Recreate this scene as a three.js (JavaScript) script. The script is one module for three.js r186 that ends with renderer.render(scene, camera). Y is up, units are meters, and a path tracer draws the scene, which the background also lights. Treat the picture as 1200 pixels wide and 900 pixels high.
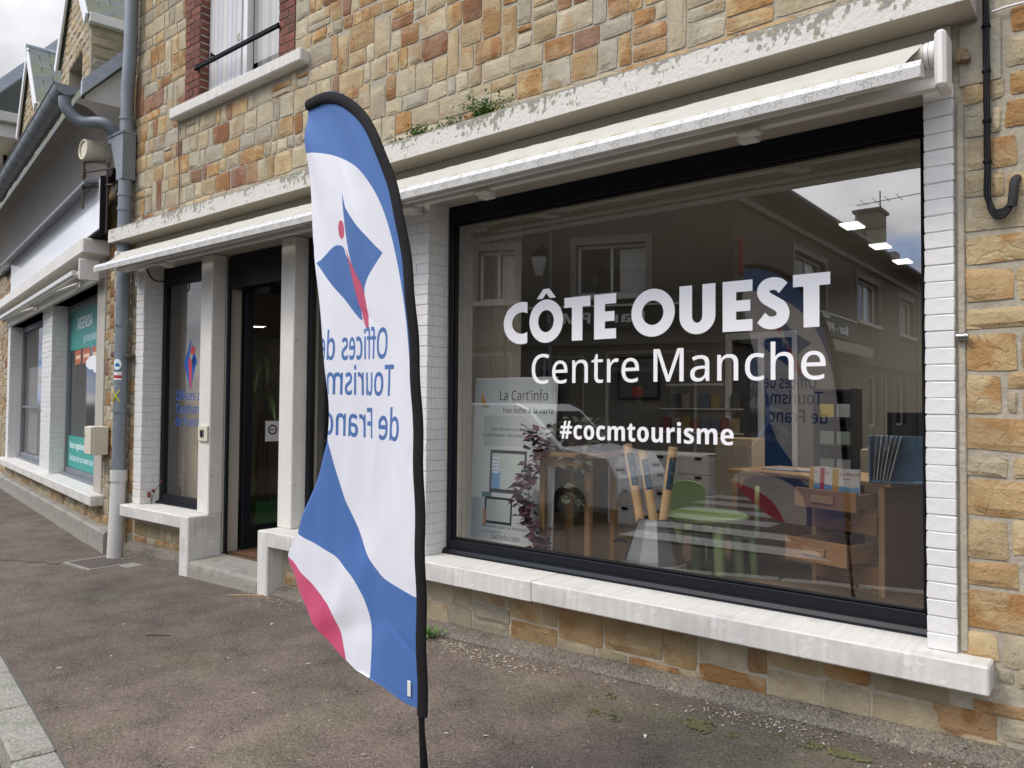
import * as THREE from 'three';
import { mergeGeometries } from 'three/addons/utils/BufferGeometryUtils.js';
import { RectAreaLightUniformsLib } from 'three/addons/lights/RectAreaLightUniformsLib.js';
import { FontLoader } from 'three/addons/loaders/FontLoader.js';
import { TextGeometry } from 'three/addons/geometries/TextGeometry.js';

// ---------------------------------------------------------------- camera, sky, sun, exposure
const scene = new THREE.Scene();
const R = (d) => d * Math.PI / 180;
const camera = new THREE.PerspectiveCamera(2 * Math.atan(450 / 903) / Math.PI * 180, 4 / 3, 0.05, 900);
camera.position.set(0, 1.52, 3.93);
camera.rotation.set(R(1.67), R(39), R(0.46), 'YXZ');
camera.updateMatrixWorld(true);
const SUN = new THREE.Vector3(-0.30, 0.80, 0.62).normalize();
const SKY_GAIN = 1.0, SUN_POWER = 1.3, EXPOSURE = 1.18;

function mulberry(a) { return () => { a |= 0; a = a + 0x6D2B79F5 | 0; let t = Math.imul(a ^ a >>> 15, 1 | a); t = t + Math.imul(t ^ t >>> 7, 61 | t) ^ t; return ((t ^ t >>> 14) >>> 0) / 4294967296; }; }
function hash2(x, y, s) { let h = Math.imul(x, 374761393) + Math.imul(y, 668265263) + Math.imul(s, 1442695041) | 0; h = Math.imul(h ^ h >>> 13, 1274126177); h ^= h >>> 16; return (h >>> 0) / 4294967296; }
function vnoise(x, y, px, py, s) {
  const x0 = Math.floor(x), y0 = Math.floor(y), fx = x - x0, fy = y - y0;
  const sx = fx * fx * (3 - 2 * fx), sy = fy * fy * (3 - 2 * fy);
  const m = (a, n) => ((a % n) + n) % n;
  const a = hash2(m(x0, px), m(y0, py), s), b = hash2(m(x0 + 1, px), m(y0, py), s), c = hash2(m(x0, px), m(y0 + 1, py), s), d = hash2(m(x0 + 1, px), m(y0 + 1, py), s);
  return a + (b - a) * sx + (c - a) * sy + (a - b - c + d) * sx * sy;
}
function fbm(n, fx, fy, oct, seed, gain = 0.5) {          // tiling fractal noise, n x n, about 0..1
  const out = new Float32Array(n * n); let amp = 1, tot = 0, kx = fx, ky = fy;
  for (let o = 0; o < oct; o++) {
    for (let j = 0, k = 0; j < n; j++) for (let i = 0; i < n; i++, k++) out[k] += amp * vnoise(i / n * kx, j / n * ky, kx, ky, seed + o * 17);
    tot += amp; amp *= gain; kx *= 2; ky *= 2;
  }
  for (let k = 0; k < n * n; k++) out[k] /= tot;
  return out;
}
const sstep = (a, b, x) => { const t = Math.min(1, Math.max(0, (x - a) / (b - a))); return t * t * (3 - 2 * t); };
const lerp = (a, b, t) => a + (b - a) * t;
const PX = 4096;
function worldNoise(x, y, s) { return vnoise(x + 512, y + 512, PX, PX, s); }
function worldFbm(x, y, s, oct = 4) { let v = 0, a = 1, t = 0; for (let o = 0; o < oct; o++) { v += a * worldNoise(x, y, s + o * 13); t += a; a *= 0.5; x *= 2.03; y *= 2.03; } return v / t; }

{ // bright broken cloud, thin over the far side of the street where the sun stands, with small blue gaps
  const w = 1024, h = 512, d = new Float32Array(w * h * 4);
  for (let j = 0; j < h; j++) for (let i = 0; i < w; i++) {
    const th = ((j + 0.5) / h - 0.5) * Math.PI, ph = ((i + 0.5) / w - 0.5) * 2 * Math.PI;
    const y = Math.sin(th), c = Math.cos(th), x = Math.cos(ph) * c, z = Math.sin(ph) * c;
    let r, g, b;
    if (y > -0.02) {
      const q = 1 / (Math.max(y, 0) + 0.16), u = x * q * 1.5, v = z * q * 1.5;
      const n1 = worldFbm(u + 3.1, v + 1.7, 5, 6), n2 = worldFbm(u * 1.9 + 9.2, v * 1.9 + 4.4, 41, 5);
      const cover = sstep(0.36, 0.52, n1 + 0.10 * (n2 - 0.5));
      const sun = Math.max(0, x * SUN.x + y * SUN.y + z * SUN.z);
      const glow = 1 + 2.5 * Math.pow(sun, 3) + 1.6 * Math.pow(sun, 14);
      const lum = (0.44 + 0.44 * sstep(0.3, 0.72, n2)) * glow;
      r = lerp(0.30 * glow, lum, cover); g = lerp(0.43 * glow, lum * 1.0, cover); b = lerp(0.72 * glow, lum * 1.035, cover);
    } else { r = 0.16; g = 0.155; b = 0.15; }
    const k = (j * w + i) * 4; d[k] = r * SKY_GAIN; d[k + 1] = g * SKY_GAIN; d[k + 2] = b * SKY_GAIN; d[k + 3] = 1;
  }
  const t = new THREE.DataTexture(d, w, h, THREE.RGBAFormat, THREE.FloatType);
  t.mapping = THREE.EquirectangularReflectionMapping; t.magFilter = THREE.LinearFilter; t.minFilter = THREE.LinearFilter; t.wrapS = THREE.RepeatWrapping; t.needsUpdate = true;
  scene.background = t; scene.environment = t;
}
const sunLight = new THREE.DirectionalLight(0xffecd2, SUN_POWER);
sunLight.name = 'sun'; sunLight.position.copy(SUN).multiplyScalar(60).add(new THREE.Vector3(-4, 0, 2)); sunLight.target.position.set(-4, 0, 2);
sunLight.castShadow = true; sunLight.shadow.radius = 24; sunLight.shadow.mapSize.set(2048, 2048);
Object.assign(sunLight.shadow.camera, { left: -30, right: 30, top: 30, bottom: -30, near: 1, far: 140 });
scene.add(sunLight, sunLight.target);
const renderer = new THREE.WebGLRenderer({ antialias: true });
renderer.setSize(1024, 768); renderer.toneMapping = THREE.LinearToneMapping; renderer.toneMappingExposure = EXPOSURE; renderer.shadowMap.enabled = true;
RectAreaLightUniformsLib.init();

// ---------------------------------------------------------------- textures and materials
const clamp8 = (v) => Math.max(0, Math.min(255, Math.round(v * 255)));
function dataTex(n, fn, srgb, rep = 1, h = n) {
  const a = new Uint8Array(n * h * 4);
  for (let j = 0, k = 0; j < h; j++) for (let i = 0; i < n; i++, k++) { const c = fn(k, i, j); a[k * 4] = clamp8(c[0]); a[k * 4 + 1] = clamp8(c[1]); a[k * 4 + 2] = clamp8(c[2]); a[k * 4 + 3] = 255; }
  const t = new THREE.DataTexture(a, n, h, THREE.RGBAFormat);
  t.wrapS = t.wrapT = THREE.RepeatWrapping; t.magFilter = THREE.LinearFilter; t.minFilter = THREE.LinearMipmapLinearFilter; t.generateMipmaps = true;
  if (srgb) t.colorSpace = THREE.SRGBColorSpace;
  if (Array.isArray(rep)) t.repeat.set(rep[0], rep[1]); else t.repeat.set(rep, rep);
  t.needsUpdate = true; return t;
}
const grey = (f) => (k, i, j) => { const v = f(k, i, j); return [v, v, v]; };
function canvasTex(w, h, draw) {
  const c = document.createElement('canvas'); c.width = w; c.height = h;
  draw(c.getContext('2d'), w, h);
  const t = new THREE.CanvasTexture(c); t.colorSpace = THREE.SRGBColorSpace; t.anisotropy = 4; t.magFilter = THREE.LinearFilter; return t;
}
const mat = (o) => new THREE.MeshStandardMaterial(Object.assign({ roughness: 0.8, metalness: 0 }, o));
const phys = (o) => new THREE.MeshPhysicalMaterial(Object.assign({ roughness: 0.8, metalness: 0 }, o));
const lin = (r, g, b) => new THREE.Color().setRGB(r, g, b);

const N = 512;
const nA = fbm(N, 5, 5, 6, 1), nB = fbm(N, 9, 9, 5, 77), nC = fbm(N, 40, 40, 3, 131), nD = fbm(N, 4, 16, 5, 211), nE = fbm(N, 3, 3, 5, 317);
const T = {};
{ // cleaved sandstone: pale, ochre and rusty sheets, each with its own blotches, thin iron veins and pits
  const n = 1024, f1 = fbm(n, 7, 7, 7, 1201), f2 = fbm(n, 11, 9, 6, 1231), f3 = fbm(n, 5, 6, 6, 1261), fine = fbm(n, 120, 120, 3, 1291), vein = fbm(n, 9, 12, 5, 1321), bands = fbm(n, 4, 22, 5, 1351);
  const kind = (rust, blot, pale) => dataTex(n, (k) => {
    const v = Math.exp(-Math.pow((vein[k] - 0.5) / 0.012, 2)) * 0.35, b = sstep(0.46, 0.60, f2[k] * 0.75 + bands[k] * 0.25 + blot), c = sstep(0.52, 0.62, f3[k] + pale), p = sstep(0.70, 0.78, fine[k]) * 0.22, q = sstep(0.28, 0.20, fine[k]) * 0.12;
    let l = 0.80 + 0.42 * (f1[k] - 0.5) + 0.16 * (fine[k] - 0.5) - p + q; const w = Math.min(1, b * rust + v);
    return [l * lerp(1.0, 0.80, w) + c * 0.10, l * lerp(1.0, 0.60, w) + c * 0.12, l * lerp(1.0, 0.40, w) + c * 0.13];
  }, false, 0.8);
  T.stone = kind(0.28, -0.06, -0.04); T.stoneOchre = kind(0.62, 0.0, -0.02); T.stoneRust = kind(0.95, 0.04, 0.0);
  T.stoneBump = dataTex(n, grey((k) => { const r1 = 1 - Math.abs(2 * f2[k] - 1), r2 = 1 - Math.abs(2 * f3[k] - 1), st = f1[k] * 6, ls = st - Math.floor(st); return 0.42 * r2 + 0.25 * r1 + 0.16 * sstep(0, 0.35, ls) + 0.20 * fine[k]; }), false, 0.8);
}
T.mortar = dataTex(N, (k) => { const l = 0.88 + 0.16 * (nB[k] - 0.5) + 0.25 * (nC[k] - 0.5) - 0.14 * sstep(0.55, 0.7, nE[k]); return [l, l * 0.985, l * 0.95]; }, false, 1.3);
T.mortarBump = dataTex(N, grey((k) => 0.5 * nB[k] + 0.6 * nC[k]), false, 1.6);
T.concrete = dataTex(N, (k) => { const l = 0.84 + 0.20 * (nA[k] - 0.5) + 0.16 * (nC[k] - 0.5) - 0.14 * sstep(0.55, 0.68, nB[k]), m = sstep(0.55, 0.7, nE[k]); return [l - m * 0.05, l - m * 0.02, l - m * 0.10]; }, false, 1.0);
const nDrip = fbm(N, 44, 3, 4, 1400);
T.paint = dataTex(N, (k) => { const drip = sstep(0.52, 0.66, nDrip[k]) * 0.07 - sstep(0.42, 0.30, nDrip[k]) * 0.06; const chip = 0.8 * sstep(0.665, 0.685, nB[k] * 0.7 + nC[k] * 0.3), grime = sstep(0.5, 0.74, nA[k]) * 0.10 + 0.10 * (nC[k] - 0.5) * sstep(0.4, 0.6, nE[k]); const l = 0.86 - grime * 1.2 + drip * 0.7; return [lerp(l, 1, chip), lerp(l * 0.99, 1, chip), lerp(l * 0.965, 0.99, chip)]; }, false, 1.1);
T.paintBump = dataTex(N, grey((k) => 0.10 * sstep(0.665, 0.685, nB[k] * 0.7 + nC[k] * 0.3) + 0.3 * nC[k] + 0.4 * nA[k]), false, 1.1);
T.roughPaint = dataTex(N, (k) => { const l = 0.90 + 0.14 * (nA[k] - 0.5) + 0.08 * (nC[k] - 0.5), f = sstep(0.77, 0.78, nB[k] * 0.8 + nC[k] * 0.2); return [lerp(l, 0.72, f), lerp(l, 0.66, f), lerp(l * 0.985, 0.56, f)]; }, false, 0.8);
{ // cornice face: limewash with black lichen growing down from the top edge
  const w = 1024, h = 64, a = fbm(1024, 110, 30, 5, 400), b = fbm(1024, 14, 6, 4, 431);
  T.cornice = dataTex(w, (k, i, j) => {
    const v = j / h, q = a[(j * 3) * 1024 + i], p = b[(j * 2) * 1024 + i], st = sstep(0.44, 0.59, q + (v - 0.70) * 0.55 + (p - 0.5) * 0.7);
    const spot = sstep(0.70, 0.74, q) * 0.5, l = 0.92 + 0.14 * (q - 0.5), y = sstep(0.66, 0.7, a[(j * 5 + 200) * 1024 + i]) * st;
    return [lerp(l, 0.30, Math.max(st * 0.85, spot)) + y * 0.18, lerp(l * 0.985, 0.29, Math.max(st * 0.85, spot)) + y * 0.14, lerp(l * 0.95, 0.25, Math.max(st * 0.85, spot))];
  }, false, [0.5, 1 / 0.16], h); T.cornice.offset.set(0, -3.255 / 0.16);
  const f1 = fbm(512, 60, 10, 4, 500);
  T.fabric = dataTex(512, (k, i, j) => { const v = j / 512, l = 0.90 + 0.14 * (nA[k] - 0.5) + 0.10 * (nC[k] - 0.5), m = sstep(0.47, 0.62, f1[k] + 0.42 * Math.exp(-Math.pow((v - 0.2) / 0.1, 2)) - 0.30 + (nE[k] - 0.5) * 0.2); return [l * lerp(1, 0.72, m), l * lerp(0.985, 0.68, m), l * lerp(0.94, 0.38, m)]; }, false, [0.5, 1]);
  T.speck = dataTex(512, (k) => { const s = sstep(0.52, 0.70, nC[k] * 0.7 + nB[k] * 0.3 + (nA[k] - 0.5) * 0.3) * 0.62, l = 0.90; return [l - s * 0.5, l - s * 0.5, l * 0.98 - s * 0.5]; }, false, 4);
}
T.brickPaint = dataTex(N, grey((k) => 0.95 + 0.12 * (nA[k] - 0.5) + 0.06 * (nC[k] - 0.5)), false, 1.3);
T.zinc = dataTex(N, (k) => { const l = 0.85 + 0.25 * (nA[k] - 0.5) + 0.1 * (nC[k] - 0.5), s = sstep(0.6, 0.7, nD[k]) * 0.1; return [l - s, l - s * 0.8, l - s * 0.6]; }, false, 1.4);
T.asphalt = (() => { const g = fbm(1024, 150, 150, 2, 600), h = fbm(1024, 90, 90, 2, 640), m = fbm(1024, 6, 6, 5, 680); return [dataTex(1024, (k) => { let l = 0.50 + 0.55 * (g[k] - 0.5) + 0.35 * (m[k] - 0.5); const s = sstep(0.74, 0.84, h[k]), d = sstep(0.28, 0.16, h[k]); const w = s * 0.36; l -= d * 0.25; return [l * 1.02 + w, l * 0.965 + w * 0.98, l * 0.93 + w * 0.9]; }, false, 0.9), dataTex(1024, grey((k) => 0.7 * g[k] + 0.5 * h[k]), false, 0.9)]; })();
T.granite = dataTex(N, (k) => { const l = 0.78 + 0.7 * (nC[k] - 0.5) + 0.25 * (nA[k] - 0.5); const m = sstep(0.55, 0.7, nB[k]) * 0.14; return [l - m * 0.7, l - m * 0.5, l * 0.95 - m]; }, false, 2.2);
{ const g = fbm(512, 60, 3, 5, 700), g2 = fbm(512, 12, 2, 4, 720); T.wood = dataTex(512, (k) => { const s = 0.5 + 0.5 * Math.sin(g2[k] * 60), l = 0.72 + 0.22 * (g[k] - 0.5) + 0.10 * (s - 0.5) + 0.18 * (g2[k] - 0.5); return [l * 1.0, l * 0.95, l * 0.88]; }, false, 1.2);
  T.woodX = T.wood.clone(); T.woodX.rotation = Math.PI / 2; T.woodX.needsUpdate = true;
  T.limed = dataTex(512, (k) => { const s = Math.pow(0.5 + 0.5 * Math.sin(g2[k] * 90), 3), l = 0.82 + 0.2 * (g[k] - 0.5) - 0.22 * s; return [l, l * 0.965, l * 0.90]; }, false, [2.2, 0.9]); }
T.cloth = dataTex(256, grey((k, i, j) => 0.5 + 0.25 * Math.sin(i * Math.PI / 2) + 0.25 * Math.sin(j * Math.PI / 2)), false, 30);
T.slate = dataTex(N, (k) => { const l = 0.72 + 0.3 * (nA[k] - 0.5) + 0.2 * (nC[k] - 0.5), m = sstep(0.42, 0.62, nE[k]); return [l * lerp(0.95, 1.08, m), l * lerp(1, 1.06, m), l * lerp(1.05, 0.72, m)]; }, false, 1.1);

const M = {
  stone: mat({ vertexColors: true, map: T.stone, bumpMap: T.stoneBump, bumpScale: 0.011, roughness: 0.92 }),
  stoneOchre: mat({ vertexColors: true, map: T.stoneOchre, bumpMap: T.stoneBump, bumpScale: 0.011, roughness: 0.9 }),
  stoneRust: mat({ vertexColors: true, map: T.stoneRust, bumpMap: T.stoneBump, bumpScale: 0.016, roughness: 0.9 }),
  mortar: mat({ color: lin(0.435, 0.395, 0.315), map: T.mortar, bumpMap: T.mortarBump, bumpScale: 0.006, roughness: 0.97 }),
  concrete: mat({ color: lin(0.36, 0.34, 0.29), map: T.concrete, bumpMap: T.mortarBump, bumpScale: 0.006, roughness: 0.95 }),
  sill: mat({ color: lin(0.74, 0.725, 0.68), map: T.paint, bumpMap: T.paintBump, bumpScale: 0.004, roughness: 0.75 }),
  whitePaint: mat({ color: lin(0.78, 0.755, 0.695), map: T.roughPaint, bumpMap: T.paintBump, bumpScale: 0.003, roughness: 0.7 }),
  footing: mat({ color: lin(0.33, 0.305, 0.245), map: T.asphalt[0], bumpMap: T.asphalt[1], bumpScale: 0.012, roughness: 0.97 }),
  soffitDark: mat({ color: lin(0.30, 0.275, 0.24), map: T.roughPaint, roughness: 0.9 }),
  greyPaint: mat({ color: lin(0.50, 0.465, 0.40), map: T.roughPaint, bumpMap: T.paintBump, bumpScale: 0.003, roughness: 0.8 }),
  cornice: mat({ color: lin(0.70, 0.685, 0.635), map: T.cornice, bumpMap: T.mortarBump, bumpScale: 0.005, roughness: 0.9 }),
  soffit: mat({ color: lin(0.55, 0.50, 0.43), map: T.roughPaint, roughness: 0.9 }),
  brickWhite: mat({ color: lin(0.77, 0.765, 0.73), map: T.brickPaint, bumpMap: T.stoneBump, bumpScale: 0.003, roughness: 0.55 }),
  joint: mat({ color: lin(0.58, 0.57, 0.54), roughness: 0.95 }),
  redJoint: mat({ color: lin(0.19, 0.15, 0.12), map: T.mortar, roughness: 0.95 }),
  redBrick: mat({ vertexColors: true, map: T.stone, bumpMap: T.stoneBump, bumpScale: 0.004, roughness: 0.9 }),
  fabric: mat({ color: lin(0.55, 0.535, 0.48), map: T.fabric, roughness: 0.85, side: THREE.DoubleSide }),
  awnBar: mat({ color: lin(0.72, 0.71, 0.68), map: T.speck, roughness: 0.5 }),
  whiteMetal: mat({ color: lin(0.74, 0.72, 0.67), roughness: 0.45 }),
  frame: phys({ color: lin(0.008, 0.010, 0.014), roughness: 0.4, specularIntensity: 0.45 }),
  black: phys({ color: lin(0.006, 0.006, 0.007), roughness: 0.6, specularIntensity: 0.4 }),
  cable: phys({ color: lin(0.008, 0.008, 0.009), roughness: 0.5, specularIntensity: 0.5 }),
  zinc: mat({ color: lin(0.25, 0.285, 0.315), map: T.zinc, roughness: 0.5, metalness: 0.25 }),
  zincDark: mat({ color: lin(0.23, 0.25, 0.265), map: T.zinc, roughness: 0.5, metalness: 0.15 }),
  zincLight: mat({ color: lin(0.50, 0.55, 0.61), map: T.zinc, roughness: 0.5, metalness: 0.0 }),
  castWhite: mat({ color: lin(0.66, 0.65, 0.62), map: T.roughPaint, roughness: 0.6 }),
  cream: mat({ color: lin(0.66, 0.62, 0.48), roughness: 0.5 }),
  rust: mat({ color: lin(0.10, 0.075, 0.06), roughness: 0.85 }),
  asphalt: mat({ vertexColors: true, map: T.asphalt[0], bumpMap: T.asphalt[1], bumpScale: 0.006, roughness: 0.95 }),
  granite: mat({ color: lin(0.40, 0.385, 0.34), map: T.granite, bumpMap: T.mortarBump, bumpScale: 0.008, roughness: 0.9 }),
  slate: mat({ color: lin(0.24, 0.26, 0.24), map: T.slate, bumpMap: T.stoneBump, bumpScale: 0.004, roughness: 0.75 }),
  glass: phys({ color: 0xffffff, transmission: 1, thickness: 0, ior: 2.8, roughness: 0, side: THREE.DoubleSide }),
  glassThin: phys({ color: 0xffffff, transmission: 1, thickness: 0, ior: 1.7, roughness: 0, side: THREE.DoubleSide }),
  vinyl: mat({ color: lin(0.92, 0.92, 0.93), roughness: 0.4 }),
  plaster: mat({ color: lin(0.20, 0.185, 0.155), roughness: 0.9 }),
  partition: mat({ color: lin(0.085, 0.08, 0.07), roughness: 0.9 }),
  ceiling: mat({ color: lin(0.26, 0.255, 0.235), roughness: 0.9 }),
  floorWood: mat({ color: lin(0.24, 0.18, 0.115), map: T.wood, roughness: 0.5 }),
  oak: mat({ color: lin(0.52, 0.28, 0.12), map: T.woodX, roughness: 0.45 }),
  pine: mat({ color: lin(0.30, 0.185, 0.085), map: T.wood, roughness: 0.5 }),
  oakLight: mat({ color: lin(0.60, 0.38, 0.18), map: T.woodX, roughness: 0.45 }),
  oakDark: mat({ color: lin(0.38, 0.19, 0.08), map: T.wood, roughness: 0.4 }),
  limed: mat({ color: lin(0.46, 0.41, 0.33), map: T.limed, roughness: 0.7 }),
  green: mat({ color: lin(0.22, 0.30, 0.115), roughness: 0.5 }),
  cardboard: mat({ color: lin(0.46, 0.34, 0.21), roughness: 0.85 }),
  galv: mat({ color: lin(0.40, 0.41, 0.385), map: T.zinc, roughness: 0.3, metalness: 0.95 }),
  white: mat({ color: lin(0.72, 0.72, 0.71), roughness: 0.5 }),
  darkLeaf: phys({ color: lin(0.16, 0.26, 0.10), roughness: 0.7, side: THREE.DoubleSide }),
  weedLeaf: phys({ color: lin(0.11, 0.22, 0.04), roughness: 0.8, side: THREE.DoubleSide }),
  purpleLeaf: phys({ color: lin(0.10, 0.035, 0.05), roughness: 0.6, side: THREE.DoubleSide }),
  stripedLeaf: phys({ color: lin(0.13, 0.135, 0.095), roughness: 0.6, side: THREE.DoubleSide }),
  blueCard: mat({ color: lin(0.09, 0.22, 0.36), roughness: 0.6 }),
  paper: mat({ color: lin(0.68, 0.67, 0.64), roughness: 0.8 }),
};

// ---------------------------------------------------------------- geometry helpers
function flat(g) { const n = g.index ? g.toNonIndexed() : g; if (!n.attributes.normal) n.computeVertexNormals(); return n; }
function boxUV(g) {                                          // uv in metres, by the way each face points
  g = flat(g); const p = g.attributes.position, n = g.attributes.normal, uv = new Float32Array(p.count * 2);
  for (let i = 0; i < p.count; i += 3) {
    let ax = 0, ay = 0, az = 0; for (let k = 0; k < 3; k++) { ax += n.getX(i + k); ay += n.getY(i + k); az += n.getZ(i + k); }
    ax = Math.abs(ax); ay = Math.abs(ay); az = Math.abs(az);
    for (let k = 0; k < 3; k++) { const x = p.getX(i + k), y = p.getY(i + k), z = p.getZ(i + k); let u, v; if (az >= ax && az >= ay) { u = x; v = y; } else if (ax >= ay) { u = z; v = y; } else { u = x; v = z; } uv[(i + k) * 2] = u; uv[(i + k) * 2 + 1] = v; }
  }
  g.setAttribute('uv', new THREE.BufferAttribute(uv, 2)); return g;
}
function box(x0, x1, y0, y1, z0, z1, c = 0.004) {            // chamfered box
  c = Math.min(c, (x1 - x0) * 0.3, (y1 - y0) * 0.3, (z1 - z0) * 0.3);
  const lo = [x0, y0, z0], hi = [x1, y1, z1], P = [], tri = (a, b, d) => P.push(...a, ...b, ...d);
  const V = (s, ax) => { const o = []; for (let k = 0; k < 3; k++) { const e = s[k] < 0 ? lo[k] : hi[k]; o.push(k === ax ? e : e - s[k] * c); } return o; };
  const ctr = [(x0 + x1) / 2, (y0 + y1) / 2, (z0 + z1) / 2];
  const quad = (a, b, d, e) => { const n = new THREE.Vector3().subVectors(new THREE.Vector3(...b), new THREE.Vector3(...a)).cross(new THREE.Vector3().subVectors(new THREE.Vector3(...d), new THREE.Vector3(...a))); const out = new THREE.Vector3((a[0] + d[0]) / 2 - ctr[0], (a[1] + d[1]) / 2 - ctr[1], (a[2] + d[2]) / 2 - ctr[2]); if (n.dot(out) >= 0) { tri(a, b, d); if (e) tri(a, d, e); } else { tri(a, d, b); if (e) tri(a, e, d); } };
  for (let ax = 0; ax < 3; ax++) for (const s of [-1, 1]) { const b = (ax + 1) % 3, d = (ax + 2) % 3, mk = (p, q) => { const t = [0, 0, 0]; t[ax] = s; t[b] = p; t[d] = q; return V(t, ax); }; quad(mk(-1, -1), mk(1, -1), mk(1, 1), mk(-1, 1)); }
  for (let ax = 0; ax < 3; ax++) { const b = (ax + 1) % 3, d = (ax + 2) % 3; for (const p of [-1, 1]) for (const q of [-1, 1]) { const t1 = [0, 0, 0], t2 = [0, 0, 0]; t1[ax] = -1; t2[ax] = 1; t1[b] = t2[b] = p; t1[d] = t2[d] = q; quad(V(t1, b), V(t2, b), V(t2, d), V(t1, d)); } }
  for (const p of [-1, 1]) for (const q of [-1, 1]) for (const r of [-1, 1]) { const t = [p, q, r]; quad(V(t, 0), V(t, 1), V(t, 2)); }
  const g = new THREE.BufferGeometry(); g.setAttribute('position', new THREE.Float32BufferAttribute(P, 3)); g.computeVertexNormals(); return boxUV(g);
}
const plain = (x0, x1, y0, y1, z0, z1) => boxUV(new THREE.BoxGeometry(x1 - x0, y1 - y0, z1 - z0).translate((x0 + x1) / 2, (y0 + y1) / 2, (z0 + z1) / 2));
function rod(a, b, r0, r1 = r0, seg = 12) {
  const A = new THREE.Vector3(...a), B = new THREE.Vector3(...b), d = B.clone().sub(A), g = new THREE.CylinderGeometry(r1, r0, d.length(), seg);
  g.applyQuaternion(new THREE.Quaternion().setFromUnitVectors(new THREE.Vector3(0, 1, 0), d.clone().normalize())); g.translate((A.x + B.x) / 2, (A.y + B.y) / 2, (A.z + B.z) / 2); return boxUV(g);
}
function tube(pts, r, seg = 40, rad = 10) { return boxUV(new THREE.TubeGeometry(new THREE.CatmullRomCurve3(pts.map((p) => new THREE.Vector3(...p))), seg, r, rad, false)); }
function prism(pts, z0, z1) { const s = new THREE.Shape(pts.map((p) => new THREE.Vector2(...p))); return boxUV(new THREE.ExtrudeGeometry(s, { depth: z1 - z0, bevelEnabled: false }).translate(0, 0, z0)); }
function prismX(pts, x0, x1) { return boxUV(flat(new THREE.ExtrudeGeometry(new THREE.Shape(pts.map(([z, y]) => new THREE.Vector2(-z, y))), { depth: x1 - x0, bevelEnabled: false })).rotateY(Math.PI / 2).translate(x0, 0, 0)); } // pts are (z, y)
function lathe(pts, seg = 28) { return boxUV(new THREE.LatheGeometry(pts.map((p) => new THREE.Vector2(...p)), seg)); }
const clean = (g) => { const o = new THREE.BufferGeometry(); const n = flat(g); for (const k of ['position', 'normal', 'uv', 'color']) if (n.attributes[k]) o.setAttribute(k, n.attributes[k]); if (!o.attributes.uv) o.setAttribute('uv', new THREE.Float32BufferAttribute(new Float32Array(o.attributes.position.count * 2), 2)); return o; };
const join = (gs) => { gs = gs.flat(9); return gs.length === 1 ? gs[0] : mergeGeometries(gs.map(clean)); };
const rotY = (g, a, [x, y, z] = [0, 0, 0]) => g.rotateY(a).translate(x, y, z);

// ---------------------------------------------------------------- naming helpers
const taken = {};
function numbered(name) { const k = taken[name] = (taken[name] ?? -1) + 1; return k ? `${name}_${String(k).padStart(3, '0')}` : name; }
function tag(o, label, category, group) { o.userData = { label, category }; if (group) o.userData.group = group; return o; }
function thing(name, label, category, [x, y, z] = [0, 0, 0], turn = 0, group) { const o = new THREE.Group(); o.name = numbered(name); o.position.set(x, y, z); o.rotation.y = turn; scene.add(o); return tag(o, label, category, group); }
function mesh(name, g, m, parent = scene) { const o = new THREE.Mesh(Array.isArray(g) ? join(g) : g, m); o.name = parent === scene ? numbered(name) : name; o.castShadow = o.receiveShadow = true; parent.add(o); return o; }
const part = (t, name, g, m, label) => { const o = mesh(name, g, m, t); if (label) o.userData.label = label; return o; };
function struct(name, g, m) { const o = mesh(name, g, m); o.userData = { kind: 'structure' }; return o; }
const single = (name, label, cat, g, m, group) => tag(mesh(name, g, m), label, cat, group);
const screenPos = (v) => v.clone().project(camera);

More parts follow.
